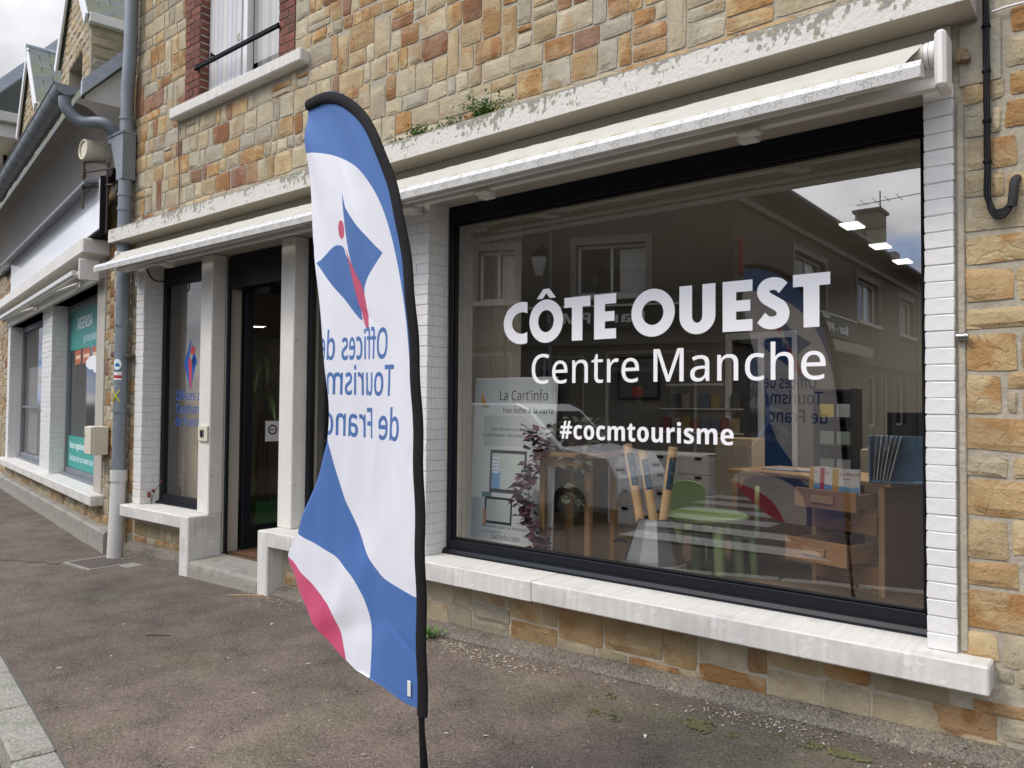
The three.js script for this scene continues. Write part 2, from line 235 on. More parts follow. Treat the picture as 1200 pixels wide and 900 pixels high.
// ---------------------------------------------------------------- ground: pavement, kerb, road
const fx = (x) => x > 3 ? 0.095 : x > -3.9 ? 0.02 + 0.022 * (x + 0.4) : x > -8.5 ? lerp(-0.057, -0.15, (-3.9 - x) / 4.6) : -0.15;
const kerbZ = (x) => 2.48 + 0.194 * (x + 3.66);
const wallZ = (x) => x > -8.8 ? 0 : 0.194 * (x + 8.8);
const gy = (x, z) => fx(x) - 0.015 * Math.max(0, z - 0.1 - wallZ(x));
{
  const nx = 300, nz = 40, pos = [], col = [], uv = [], idx = [];
  for (let i = 0; i <= nx; i++) { const x = lerp(4.5, -34, i / nx); for (let j = 0; j <= nz; j++) {
    const z0 = wallZ(x) - 0.05, z1 = kerbZ(x) - 0.004, z = lerp(z0, z1, j / nz);
    pos.push(x, gy(x, z) + (worldNoise(x * 2.3, z * 2.3, 800) - 0.5) * 0.012 + (worldNoise(x * 9, z * 9, 810) - 0.5) * 0.003, z); uv.push(x, z);
    const gn = (a, b, c, d) => Math.exp(-Math.pow((x - a) / c, 2) - Math.pow((z - b) / d, 2)), grain = 0.4 + 1.2 * worldNoise(x * 19, z * 19, 833), n = worldFbm(x * 1.1, z * 1.1, 820, 4), m = Math.min(1, sstep(0.56, 0.70, worldFbm(x * 2.2 + 7, z * 2.2, 850, 4)) * 0.55 + (gn(-4.7, 1.38, 0.4, 0.16) + gn(-6.75, 0.95, 0.5, 0.2) + gn(-1.4, 0.45, 0.7, 0.2) + gn(-2.3, 0.5, 0.5, 0.15)) * 0.9 * grain), p = worldFbm(x * 0.35, z * 0.35, 880, 3), l = 0.78 + 0.55 * (n - 0.5) + 0.35 * (p - 0.5);
    col.push(0.322 * l * lerp(1, 0.88, m), 0.264 * l * lerp(1, 0.98, m), 0.210 * l * lerp(1, 0.82, m));
  } }
  for (let i = 0; i < nx; i++) for (let j = 0; j < nz; j++) { const a = i * (nz + 1) + j, b = a + nz + 1; idx.push(a, a + 1, b, b, a + 1, b + 1); }
  const g = new THREE.BufferGeometry(); g.setAttribute('position', new THREE.Float32BufferAttribute(pos, 3)); g.setAttribute('uv', new THREE.Float32BufferAttribute(uv, 2)); g.setAttribute('color', new THREE.Float32BufferAttribute(col, 3)); g.setIndex(idx); g.computeVertexNormals();
  struct('pavement', g, M.asphalt);
}
{
  const pos = [], uv = [], col = [], idx = [], xs = [260, 60, 20, 10, 4.5]; for (let i = 0; i <= 60; i++) xs.push(4.5 - i * 0.7); xs.push(-60, -120, -260);
  const zs = [0.02, 1, 2, 4, 7, 12, 30, 80, 260];
  xs.forEach((x) => zs.forEach((dz) => { const z = kerbZ(Math.max(-60, Math.min(20, x))) + dz - 0.02; pos.push(x, fx(x) - 0.17 + 0.02 * Math.min(dz, 3), z); uv.push(x, z); const l = 0.9 + 0.3 * (worldFbm(x, z, 900, 3) - 0.5); col.push(0.12 * l, 0.115 * l, 0.11 * l); }));
  for (let i = 0; i < xs.length - 1; i++) for (let j = 0; j < zs.length - 1; j++) { const a = i * zs.length + j, b = a + zs.length; idx.push(a, a + 1, b, b, a + 1, b + 1); }
  const g = new THREE.BufferGeometry(); g.setAttribute('position', new THREE.Float32BufferAttribute(pos, 3)); g.setAttribute('uv', new THREE.Float32BufferAttribute(uv, 2)); g.setAttribute('color', new THREE.Float32BufferAttribute(col, 3)); g.setIndex(idx); g.computeVertexNormals();
  struct('road', g, M.asphalt);
  const back = new THREE.PlaneGeometry(600, 300).rotateX(-Math.PI / 2).translate(-20, -0.42, -150); struct('ground', boxUV(back), mat({ color: lin(0.12, 0.115, 0.10), roughness: 0.95 }));
}
{ // granite kerb: each block its own part
  const k = thing('kerb', '', ''); k.userData = { kind: 'structure' };
  const rnd = mulberry(31), dx = -1 / Math.hypot(1, 0.194), dz = -0.194 / Math.hypot(1, 0.194);
  let s = -5.2; const bounds = [-5.2];
  while (s < 30) { s += 0.60 + 0.16 * rnd(); bounds.push(s); }
  for (let i = 0; i < bounds.length - 1; i++) {
    const L = bounds[i + 1] - bounds[i] - 0.02, mid = (bounds[i] + bounds[i + 1]) / 2, x = -3.66 + dx * mid, z = 2.48 + dz * mid;
    const g = box(-L / 2, L / 2, -0.30, 0, 0, 0.172 + 0.016 * rnd(), 0.014); const b = part(k, 'kerbstone', g, M.granite);
    b.position.set(x, gy(x, z) + 0.004 + 0.008 * rnd(), z); b.rotation.y = -Math.atan(0.194) + (rnd() - 0.5) * 0.012; b.rotation.z = Math.atan(0.02);
  }
}

// ---------------------------------------------------------------- rubble stone
const HUES = [[0.53, 0.435, 0.265], [0.56, 0.47, 0.305], [0.50, 0.415, 0.26], [0.47, 0.41, 0.28], [0.54, 0.40, 0.20], [0.52, 0.345, 0.15], [0.44, 0.265, 0.115], [0.34, 0.18, 0.09], [0.32, 0.175, 0.105], [0.46, 0.41, 0.30]];
const WGT = [17, 14, 14, 9, 17, 13, 8, 4, 2, 6];
function pickHue(r, dark = 0) { let t = r() * WGT.reduce((a, b) => a + b, 0), i = 0; while ((t -= WGT[i]) > 0) i++; return i; }
function stoneGeo(w, h, r, hue, relief = 0.014, lum = 1) {
  const n = 4, P = [], U = [], C = [], I = [], e = Math.min(0.014, w * 0.16, h * 0.16), j = Math.min(0.009, w * 0.06, h * 0.07), uo = r() * 40, vo = r() * 40, fl = r() < 0.5 ? -1 : 1;
  const cx = [[-1, -1], [1, -1], [1, 1], [-1, 1]].map(([a, b]) => [a * w / 2 + (r() - 0.5) * j * 2, b * h / 2 + (r() - 0.5) * j * 2]);
  const tilt = (r() - 0.5) * relief * 0.7, tilt2 = (r() - 0.5) * relief * 0.7, lj = lum * (0.88 + 0.20 * r()), hc = HUES[hue], gm = (hc[0] + hc[1] + hc[2]) / 3, base = hc.map((c) => lerp(c, gm, 0.10) * lj);
  const at = (u, v) => [0, 1].map((k) => (cx[0][k] * (1 - u) + cx[1][k] * u) * (1 - v) + (cx[3][k] * (1 - u) + cx[2][k] * u) * v);
  const us = [0, e / w, 1 - e / w, 1], vs = [0, e / h, 1 - e / h, 1];
  for (let b = 0; b < n; b++) for (let a = 0; a < n; a++) {
    const edge = a % 3 === 0 || b % 3 === 0, corner = a % 3 === 0 && b % 3 === 0; let u = us[a], v = vs[b];
    if (a === 1 || a === 2) u = a === 1 ? lerp(u, 0.33, 0.35 + 0.3 * r()) : lerp(u, 0.67, 0.35 + 0.3 * r());
    if (b === 1 || b === 2) v = b === 1 ? lerp(v, 0.33, 0.35 + 0.3 * r()) : lerp(v, 0.67, 0.35 + 0.3 * r());
    let [x, y] = at(u, v); if (corner) { x *= 1 - 0.006 / w; y *= 1 - 0.006 / h; } else if (edge) { x += (r() - 0.5) * j; y += (r() - 0.5) * j; }
    const z = edge ? 0.001 + 0.004 * r() : 0.005 + relief * (0.35 + 0.35 * r()) + tilt * (u - 0.5) * 2 + tilt2 * (v - 0.5) * 2;
    P.push(x, y, z); U.push(x * fl + uo, y + vo); C.push(...base);
  }
  for (let b = 0; b < 3; b++) for (let a = 0; a < 3; a++) { const p = b * 4 + a; if ((a + b) % 2) I.push(p, p + 1, p + 5, p, p + 5, p + 4); else I.push(p, p + 1, p + 4, p + 1, p + 5, p + 4); }
  const ring = [0, 1, 2, 3, 7, 11, 15, 14, 13, 12, 8, 4], f0 = P.length / 3;
  for (const q of ring) { P.push(P[q * 3], P[q * 3 + 1], -0.014); U.push(U[q * 2] + 0.01, U[q * 2 + 1] + 0.01); C.push(...base); }
  for (let k = 0; k < 12; k++) { const a = ring[k], b = ring[(k + 1) % 12], c = f0 + k, d = f0 + (k + 1) % 12; I.push(a, c, b, b, c, d); }
  const g = new THREE.BufferGeometry(); g.setAttribute('position', new THREE.Float32BufferAttribute(P, 3)); g.setAttribute('uv', new THREE.Float32BufferAttribute(U, 2)); g.setAttribute('color', new THREE.Float32BufferAttribute(C, 3)); g.setIndex(I); const fg = g.toNonIndexed(); fg.computeVertexNormals(); return fg;
}
// random rubble in rough courses: rectangles on a small grid, skipping the cells that "blocked" names
function packStones(x0, x1, y0, y1, unit, blocked, r, wMin, wMax, hMax) {
  const nx = Math.floor((x1 - x0) / unit), ny = Math.floor((y1 - y0) / unit), used = new Uint8Array(nx * ny), out = [];
  for (let j = 0; j < ny; j++) for (let i = 0; i < nx; i++) if (blocked(x0 + (i + 0.5) * unit, y0 + (j + 0.5) * unit)) used[j * nx + i] = 1;
  for (let j = 0; j < ny; j++) for (let i = 0; i < nx; i++) {
    if (used[j * nx + i]) continue;
    let run = 0; while (i + run < nx && !used[j * nx + i + run] && run < 14) run++;
    let w = wMin + Math.floor(Math.pow(r(), 1.25) * (wMax - wMin + 1) * 1.05); w = Math.min(w, wMax, run); if (run - w === 1) w = run <= wMax ? run : w - 1; if (w < 1) w = 1;
    let h = 2 + Math.floor(Math.pow(r(), 1.3) * (hMax - 1)); if (w >= 5 && h > 3 && r() < 0.6) h = 2 + (r() < 0.5 ? 1 : 0); if (w <= 2 && h > 3 && r() < 0.7) h = 3; h = Math.min(h, ny - j);
    if (ny - j - h === 1) h = ny - j;
    let ok = h; for (let b = 1; b < h && ok === h; b++) for (let a = 0; a < w; a++) if (used[(j + b) * nx + i + a]) { ok = b; break; }
    h = ok; for (let b = 0; b < h; b++) for (let a = 0; a < w; a++) used[(j + b) * nx + i + a] = 1;
    out.push([x0 + i * unit, x0 + (i + w) * unit, y0 + j * unit, y0 + (j + h) * unit]);
  }
  return out;
}
// rubble laid to wandering courses, some stones split in two, some courses jumped by a taller stone
function courseStones(x0, x1, y0, y1, blocked, r) {
  const out = []; let y = y0, row = 0, tall = [];
  while (y < y1 - 0.05) {
    const h = 0.115 + 0.085 * r(), wob = (x, k) => 0.012 * Math.sin(x * 1.7 + k * 2.3) + 0.008 * Math.sin(x * 4.1 + k * 5.1), nextTall = []; let x = x0;
    while (x < x1 - 0.04) {
      const t = tall.find((q) => x >= q[0] - 0.012 && x < q[1] - 0.012); if (t) { x = t[1]; continue; }
      let w = 0.085 + 0.24 * Math.pow(r(), 1.5); const lim = tall.map((q) => q[0]).filter((q) => q > x + 0.01).reduce((a, b) => Math.min(a, b), x1); if (x + w > lim - 0.06) w = lim - x;
      while (w > 0.05 && (blocked(x + 0.015, y + h / 2) !== blocked(x + w - 0.015, y + h / 2))) w -= 0.02;
      if (blocked(x + 0.015, y + 0.03) || blocked(x + 0.015, y + h - 0.03) || blocked(x + w / 2, y + h / 2)) { x += 0.03; continue; }
      const ya = y + wob(x, row), yb = y + h + wob(x, row + 1), q = r();
      if (w < 0.20 && q < 0.10 && y + 2 * h < y1) { const yt = y + h * 1.95; out.push([x, x + w, ya, yt + wob(x, row + 2)]); nextTall.push([x, x + w, yt]); }
      else if (w > 0.13 && q > 0.86 && h > 0.14) { const m = lerp(ya, yb, 0.38 + 0.3 * r()); out.push([x, x + w, ya, m], [x, x + w, m, yb]); }
      else out.push([x, x + w, ya, yb]);
      x += w;
    }
    tall = nextTall; y += h; row++;
  }
  return out;
}
// lays stones on a wall part: the largest in view one by one, the rest joined
function layStones(wall, list, r, most, z = 0, lum = 1) {
  wall.updateWorldMatrix(true, false);
  const made = list.map(([a, b, c, d, hue, gap, own]) => {
    const hu = hue ?? pickHue(r), gp = gap ?? 0.013, g = stoneGeo(b - a - gp, d - c - gp, r, hu, 0.004 + 0.008 * r(), lum * (own ?? 1)), rusty = hu >= 6 && hu <= 8 ? 2 : hu === 5 ? (r() < 0.6 ? 2 : 1) : hu === 4 ? (r() < 0.3 ? 2 : 1) : r() < 0.25 ? 1 : 0;
    const p = new THREE.Vector3((a + b) / 2, (c + d) / 2, z), s = [[a, c], [b, d]].map(([x, y]) => screenPos(wall.localToWorld(new THREE.Vector3(x, y, z))));
    const inside = s.some((q) => Math.abs(q.x) < 1.03 && Math.abs(q.y) < 1.03 && q.z < 1), area = inside ? Math.abs((s[0].x - s[1].x) * (s[0].y - s[1].y)) : 0;
    return { g, p, area, m: [M.stone, M.stoneOchre, M.stoneRust][rusty] };
  });
  made.sort((a, b) => b.area - a.area);
  made.forEach((s, i) => { if (i < most) { const o = mesh('stone', s.g, s.m, wall); o.position.copy(s.p); } else s.g.translate(s.p.x, s.p.y, s.p.z); });
  for (const m of [M.stone, M.stoneOchre, M.stoneRust]) { const rest = made.slice(most).filter((s) => s.m === m).map((s) => s.g); if (rest.length) { const o = mesh('small_stones', rest, m, wall); o.userData.kind = 'stuff'; } }
}
// one brick shape in four slightly different wears, painted white; laid as single parts
const brickVariants = {};
function whiteBrick(w, h, d, k) {
  const key = `${w.toFixed(3)}_${h.toFixed(3)}_${d.toFixed(3)}_${k}`;
  if (!brickVariants[key]) { const r = mulberry(900 + k), g = box(-w / 2, w / 2, -h / 2, h / 2, -d, 0, 0.004), p = g.attributes.position; const q = {}; for (let i = 0; i < p.count; i++) { const id = `${p.getX(i).toFixed(4)}${p.getY(i).toFixed(4)}${p.getZ(i).toFixed(4)}`; q[id] ??= [(r() - 0.5) * 0.004, (r() - 0.5) * 0.005, (r() - 0.5) * 0.004]; p.setXYZ(i, p.getX(i) + q[id][0], p.getY(i) + q[id][1], p.getZ(i) + q[id][2]); } g.attributes.uv.array.forEach((v, i, a) => { a[i] = v + k * 0.37; }); g.computeVertexNormals(); brickVariants[key] = g; }
  return brickVariants[key];
}
// a painted brick pillar: a joint-coloured core, bricks on its front (and on the reveal that faces right)
function brickPillar(parent, x0, x1, y0, y1, zf, zb, course, cols, reveal, r) {
  const grp = part(parent, 'brick_pillar', plain(x0 + 0.006, x1 - 0.006, y0, y1, zb, zf - 0.006), M.joint);
  const n = Math.round((y1 - y0) / course), ch = (y1 - y0) / n;
  for (let j = 0; j < n; j++) {
    const y = y0 + (j + 0.5) * ch, odd = j % 2;
    const w = x1 - x0, cuts = cols === 1 ? [0, w] : odd ? [0, w * 0.66, w] : [0, w * 0.34, w];
    for (let c = 0; c < cuts.length - 1; c++) { const bw = cuts[c + 1] - cuts[c] - 0.003; const o = mesh('brick', whiteBrick(bw, ch - 0.0035, 0.05, Math.floor(r() * 4)), M.brickWhite, grp); o.position.set(x0 + (cuts[c] + cuts[c + 1]) / 2, y + (r() - 0.5) * 0.003, zf + (r() - 0.5) * 0.003); o.rotation.z = (r() - 0.5) * 0.014; }
    if (reveal) { const L = zf - 0.052 - zb, rc = odd ? [0, L * 0.5, L] : [0, L]; for (let c = 0; c < rc.length - 1; c++) { const bw = rc[c + 1] - rc[c] - 0.003, o = mesh('brick', whiteBrick(bw, ch - 0.0035, 0.05, Math.floor(r() * 4)), M.brickWhite, grp); o.rotation.y = Math.PI / 2; o.position.set(x1 + (r() - 0.5) * 0.002, y, zb + (rc[c] + rc[c + 1]) / 2); } }
  }
  return grp;
}

// ---------------------------------------------------------------- the tourist office building
const office = thing('stone_building', 'ochre rubble stone building with the wide white-lettered shop window and the doorway', 'building');
{
  const r = mulberry(7), s = new THREE.Shape();
  s.moveTo(-8.7, -0.5); s.lineTo(3.2, -0.5); s.lineTo(3.2, 7.2); s.lineTo(-8.7, 7.2); s.closePath();
  const hole = (x0, x1, y0, y1) => { const p = new THREE.Path(); p.moveTo(x0, y0); p.lineTo(x0, y1); p.lineTo(x1, y1); p.lineTo(x1, y0); p.closePath(); s.holes.push(p); };
  { const p = new THREE.Path(); [[-8.26, 0.3], [-8.26, 3.0], [-0.735, 3.0], [-0.735, 0.3], [-5.842, 0.3], [-5.842, -0.49], [-7.008, -0.49], [-7.008, 0.3]].forEach(([x, y], i) => i ? p.lineTo(x, y) : p.moveTo(x, y)); p.closePath(); s.holes.push(p); } hole(-7.22, -5.87, 4.53, 6.6);
  const wall = part(office, 'wall', boxUV(new THREE.ExtrudeGeometry(s, { depth: 0.248, bevelEnabled: false }).translate(0, 0, -0.25)), M.mortar);
  const px = [[1184, 1240, 8, 38, 5], [1180, 1240, 44, 80, 0], [1183, 1240, 84, 114, 4], // the pier right of the window, stone by stone: x from, x to, y from, y to, colour
    [1128, 1153, 98, 125, 4], [1158, 1177, 92, 118, 0], [1130, 1156, 130, 162, 3], [1161, 1174, 126, 156, 0], [1177, 1240, 119, 152, 4], [1133, 1155, 167, 201, 2], [1158, 1191, 163, 198, 5], [1155, 1178, 204, 232, 4], [1181, 1240, 204, 232, 4],
    [1131, 1176, 206, 232, 2], [1131, 1240, 237, 275, 2], [1131, 1240, 279, 312, 4], [1131, 1187, 317, 355, 5], [1192, 1240, 315, 352, 4], [1131, 1240, 361, 387, 4], [1132, 1194, 392, 433, 5], [1198, 1240, 390, 430, 4], [1132, 1175, 439, 483, 4], [1181, 1240, 436, 455, 5], [1181, 1193, 459, 484, 2], [1197, 1240, 459, 484, 4],
    [1132, 1240, 491, 528, 5], [1131, 1181, 534, 558, 2], [1187, 1240, 537, 560, 4], [1132, 1240, 562, 604, 5], [1132, 1182, 609, 651, 4], [1188, 1240, 609, 651, 4], [1132, 1194, 655, 685, 4], [1198, 1240, 655, 685, 2], [1130, 1240, 688, 733, 5], [1130, 1171, 737, 770, 4], [1177, 1240, 742, 780, 2], [1168, 1188, 783, 800, 3], [1192, 1240, 784, 806, 2], [1140, 1240, 817, 834, 6], [1094, 1170, 822, 855, 6], [1174, 1240, 840, 866, 3], [1125, 1180, 858, 882, 2]];
  const C = camera.position, inv = (u, v) => { const d = new THREE.Vector3((u - 600) / 600, -(v - 450) / 450, 0.5).unproject(camera).sub(C).normalize(); return C.clone().addScaledVector(d, -C.z / d.z); };
  camera.aspect = 4 / 3; camera.updateProjectionMatrix();
  const pier = px.map(([u0, u1, v0, v1, h]) => { const a = inv(u0, v1), b = inv(u0, v0), c = inv(u1, (v0 + v1) / 2); return [a.x, u1 > 1230 ? a.x + (c.x - a.x) : c.x, a.y, b.y, h, 0.004]; });
  const inPier = (x) => x > -0.62;
  const upper = courseStones(-8.69, 3.2, 3.435, 7.15, (x, y) => (x > -7.50 && x < -5.62 && y > 4.42) || (x > -7.62 && x < -5.42 && y > 4.42 && y < 4.54) || (x > -0.66 && x < -0.28 && y < 3.5), r);
  const rightLow = packStones(-0.27, 3.2, -0.1, 3.42, 0.07, () => false, r, 3, 7, 3);
  const strip = packStones(-8.69, -8.44, 0.0, 3.42, 0.06, () => false, r, 2, 4, 3);
  const baseL = packStones(-8.40, -7.18, -0.03, 0.28, 0.07, () => false, r, 2, 4, 3);
  const baseC = packStones(-5.66, -0.62, -0.02, 0.31, 0.055, (x, y) => y < fx(x) + 0.02, r, 4, 7, 4);
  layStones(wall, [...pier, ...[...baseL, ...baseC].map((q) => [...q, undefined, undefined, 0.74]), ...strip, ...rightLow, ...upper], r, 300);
  part(office, 'mortar_patch', [box(-0.60, -0.44, 2.97, 3.24, 0.002, 0.012, 0.006), box(-0.612, -0.585, 0.46, 2.9, 0.001, 0.014, 0.006)], M.mortar);
  const slopeX = (g, k, x0) => { const p = g.attributes.position; for (let i = 0; i < p.count; i++) p.setY(i, p.getY(i) + k * (p.getX(i) - x0)); return g; };
  part(office, 'concrete_footing', [slopeX(prismX([[0.003, -0.5], [0.003, 0.085], [0.02, 0.083], [0.09, 0.052], [0.115, 0.03], [0.12, -0.02], [0.12, -0.5]], -3.9, 3.2), 0.022, -0.4), slopeX(prismX([[0.003, -0.5], [0.003, 0.065], [0.02, 0.063], [0.09, 0.032], [0.115, 0.01], [0.12, -0.04], [0.12, -0.5]], -5.66, -3.902).translate(0, -0.057, 0), 0.02, -3.9),
    prismX([[0.002, -0.5], [0.002, 0.055], [0.05, 0.06], [0.085, 0.03], [0.11, -0.02], [0.12, -0.5]], -8.38, -7.165)], M.footing);
  // sills with their legs at the doorway
  const legPts = (yt, yb) => [[0.15, yb], [0.15, yt], [-0.19, yt], [-0.19, yb]];
  const sillC = part(office, 'window_sill', box(-5.70, -2.901, 0.32, 0.447, -0.19, 0.15, 0.006), M.sill);
  mesh('slab', box(-2.899, -0.49, 0.322, 0.447, -0.19, 0.149, 0.008), M.sill, sillC); mesh('leg', box(-5.85, -5.701, -0.3, 0.447, -0.19, 0.15, 0.01), M.sill, sillC);
  const sillA = part(office, 'window_sill', box(-8.43, -7.165, 0.32, 0.447, -0.19, 0.15, 0.012), M.sill);
  mesh('leg', box(-7.164, -7.0, -0.4, 0.447, -0.199, 0.15, 0.01), M.sill, sillA);
  // pillars
  const rp = mulberry(11);
  brickPillar(office, -0.745, -0.622, 0.447, 3.0, 0.028, -0.19, 0.0752, 1, false, rp);
  brickPillar(office, -4.32, -3.95, 0.447, 3.0, 0.02, -0.19, 0.0752, 2, true, rp);
  brickPillar(office, -8.42, -8.245, 0.447, 3.0, 0.02, -0.19, 0.0752, 1, true, rp);
  part(office, 'pillar', box(-7.21, -7.0, 0.447, 2.99, -0.2, -0.05, 0.008), M.whitePaint); part(office, 'pillar', box(-5.86, -5.66, 0.447, 2.99, -0.2, -0.05, 0.008), M.whitePaint);
  // lintel, cornice
  part(office, 'lintel', box(-8.42, -0.63, 2.995, 3.262, -0.247, 0.03, 0.006), M.greyPaint);
  const cor = part(office, 'cornice', prismX([[0.0, 3.262], [0.217, 3.262], [0.217, 3.392], [0.0, 3.43]], -8.68, -0.528), M.soffit);
  mesh('cornice_face', [box(-8.68, -4.9, 3.262, 3.398, 0.2175, 0.222, 0.002), box(-4.897, -0.528, 3.262, 3.398, 0.2175, 0.222, 0.002)], M.cornice, cor);
  mesh('cornice_top', prismX([[0.0, 3.432], [0.2215, 3.398], [0.2215, 3.406], [0.0, 3.445]], -8.68, -0.528), M.concrete, cor);
  // doorway: step, threshold, side walls
  part(office, 'door_step', prismX([[-0.198, -0.5], [-0.198, 0.055], [0.125, 0.03], [0.145, 0.005], [0.15, -0.03], [0.15, -0.5]], -6.995, -5.855), M.concrete);
  part(office, 'doorway_wall', [box(-7.16, -7.0, 0.06, 2.99, -0.375, -0.2025, 0.004)], M.greyPaint); part(office, 'doorway_wall', [box(-5.86, -5.70, 0.06, 2.99, -0.345, -0.2025, 0.004)], M.greyPaint);
  // upper window with red brick jambs
  const jr = mulberry(17), jamb = (x0, x1, revealRight) => {
    const j = part(office, 'brick_jamb', plain(x0 + 0.005, x1 - 0.005, 4.535, 6.6, -0.16, 0.006), M.redJoint);
    for (let k = 0; k < 27; k++) {
      const y = 4.54 + (k + 0.5) * 0.0745, mk = (w) => { const g = whiteBrick(w, 0.064, 0.06, Math.floor(jr() * 4)).clone(), c = [[0.22, 0.075, 0.05], [0.27, 0.095, 0.06], [0.17, 0.06, 0.045], [0.24, 0.10, 0.07]][Math.floor(jr() * 4)], n = g.attributes.position.count, a = new Float32Array(n * 3); for (let i = 0; i < n; i++) a.set(c, i * 3); g.setAttribute('color', new THREE.BufferAttribute(a, 3)); return g; };
      const w = x1 - x0, cut = k % 2 ? w * 0.62 : w * 0.38;
      for (const [a, b] of [[0, cut], [cut, w]]) { const o = mesh('red_brick', mk(b - a - 0.008), M.redBrick, j); o.position.set(x0 + (a + b) / 2, y, 0.012 + (jr() - 0.5) * 0.003); }
      if (revealRight) { const o = mesh('red_brick', mk(0.155), M.redBrick, j); o.rotation.y = Math.PI / 2; o.position.set(x1 + 0.002, y, -0.069); }
    }
  };
  jamb(-7.50, -7.22, true); jamb(-5.87, -5.63, false);
  part(office, 'upper_window_sill', box(-7.64, -5.42, 4.415, 4.53, -0.2, 0.10, 0.012), M.sill);
  const win = part(office, 'upper_window', [box(-6.62, -6.55, 4.535, 6.6, -0.17, -0.10, 0.004), box(-6.55, -5.875, 4.535, 4.60, -0.17, -0.10, 0.004), box(-5.93, -5.875, 4.60, 6.6, -0.17, -0.10, 0.004)], M.white);
  mesh('pane', new THREE.PlaneGeometry(0.62, 2.0).translate(-6.24, 5.6, -0.14), M.glassThin, win);
  { const w = [], n = 60; const g = new THREE.PlaneGeometry(0.64, 2.0, n, 1), p = g.attributes.position; for (let i = 0; i < p.count; i++) p.setZ(i, 0.012 * Math.sin(p.getX(i) * 70) + 0.008 * Math.sin(p.getX(i) * 33 + 1)); g.computeVertexNormals(); g.translate(-6.22, 5.6, -0.22); mesh('net_curtain', g, phys({ color: lin(0.52, 0.52, 0.50), roughness: 1, transmission: 0.35, thickness: 0, side: THREE.DoubleSide }), win); }
  const sh = part(office, 'wooden_shutter', box(-7.215, -6.63, 4.55, 6.6, -0.125, -0.10, 0.003), M.white);
  for (let k = 0; k < 7; k++) mesh('board', box(-7.21 + k * 0.0828, -7.21 + (k + 1) * 0.0828 - 0.003, 4.555, 6.59, -0.10, -0.088, 0.004), mat({ color: lin(0.66 - 0.03 * (k % 3), 0.655 - 0.03 * (k % 3), 0.65 - 0.03 * (k % 2)), map: T.roughPaint, roughness: 0.6 }), sh);
  mesh('shutter_latch', [box(-7.13, -7.09, 4.99, 5.0, -0.085, -0.05, 0.003), rod([-7.11, 4.97, -0.05], [-7.06, 4.99, -0.03], 0.008)], M.black, sh);
  mesh('shutter_hook', tube([[-6.68, 5.02, -0.085], [-6.66, 5.05, -0.07], [-6.67, 5.09, -0.075], [-6.69, 5.10, -0.085]], 0.006, 16, 6), M.cream, sh);
  part(office, 'window_rail', [rod([-7.26, 4.86, 0.03], [-5.84, 4.86, 0.03], 0.016), rod([-7.26, 4.885, 0.03], [-5.84, 4.885, 0.03], 0.008)], M.black);
  // roof over the whole house, above the picture
  part(office, 'roof', [prismX([[0.35, 7.0], [0.35, 7.1], [-4.5, 11.2], [-9.6, 7.1], [-9.6, 7.0]], -8.7, 3.3)], M.slate);
  part(office, 'gutter', rod([-8.7, 7.0, 0.40], [3.3, 7.0, 0.40], 0.08), M.zinc);
  // shell of the ground floor room
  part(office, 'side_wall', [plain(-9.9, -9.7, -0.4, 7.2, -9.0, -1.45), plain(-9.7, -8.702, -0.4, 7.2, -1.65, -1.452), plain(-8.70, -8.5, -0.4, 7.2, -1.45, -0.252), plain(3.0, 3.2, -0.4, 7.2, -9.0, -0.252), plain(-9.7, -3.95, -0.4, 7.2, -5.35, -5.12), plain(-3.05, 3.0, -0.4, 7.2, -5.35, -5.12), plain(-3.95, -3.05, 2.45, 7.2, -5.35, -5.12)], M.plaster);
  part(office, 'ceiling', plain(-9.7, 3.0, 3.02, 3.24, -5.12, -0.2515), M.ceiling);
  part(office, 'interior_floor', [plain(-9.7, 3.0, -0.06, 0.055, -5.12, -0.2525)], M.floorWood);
  part(office, 'display_floor', box(-4.45, 2.9, 0.057, 0.30, -5.1, -0.27, 0.006), M.floorWood);
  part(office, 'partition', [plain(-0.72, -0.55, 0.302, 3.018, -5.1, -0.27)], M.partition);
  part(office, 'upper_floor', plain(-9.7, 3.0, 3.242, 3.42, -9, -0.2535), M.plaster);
}

// ---------------------------------------------------------------- windows and door of the shop
const fonts = new FontLoader(), bold = await fonts.loadAsync('fonts/droid/droid_sans_bold.typeface.json'), regular = await fonts.loadAsync('fonts/droid/droid_sans_regular.typeface.json');
function word(str, font, x0, x1, y0, capH, depth = 0.0012) {   // lettering fitted between x0 and x1
  const g = new TextGeometry(str, { font, size: capH, depth, curveSegments: 8, bevelEnabled: false }); g.computeBoundingBox(); const b = g.boundingBox;
  g.translate(-b.min.x, 0, 0); g.scale((x1 - x0) / (b.max.x - b.min.x), 1, 1); g.translate(x0, y0, 0); return g;
}
function shopFrame(x0, x1, y0, y1, ft, fs, fb, z0, z1) { // outer frame pieces, butted
  return [box(x0, x0 + fs, y0, y1, z0, z1, 0.004), box(x1 - fs, x1, y0, y1, z0, z1, 0.004), box(x0 + fs, x1 - fs, y1 - ft, y1, z0, z1 - 0.002, 0.004), box(x0 + fs, x1 - fs, y0, y0 + fb, z0, z1 - 0.002, 0.004)];
}
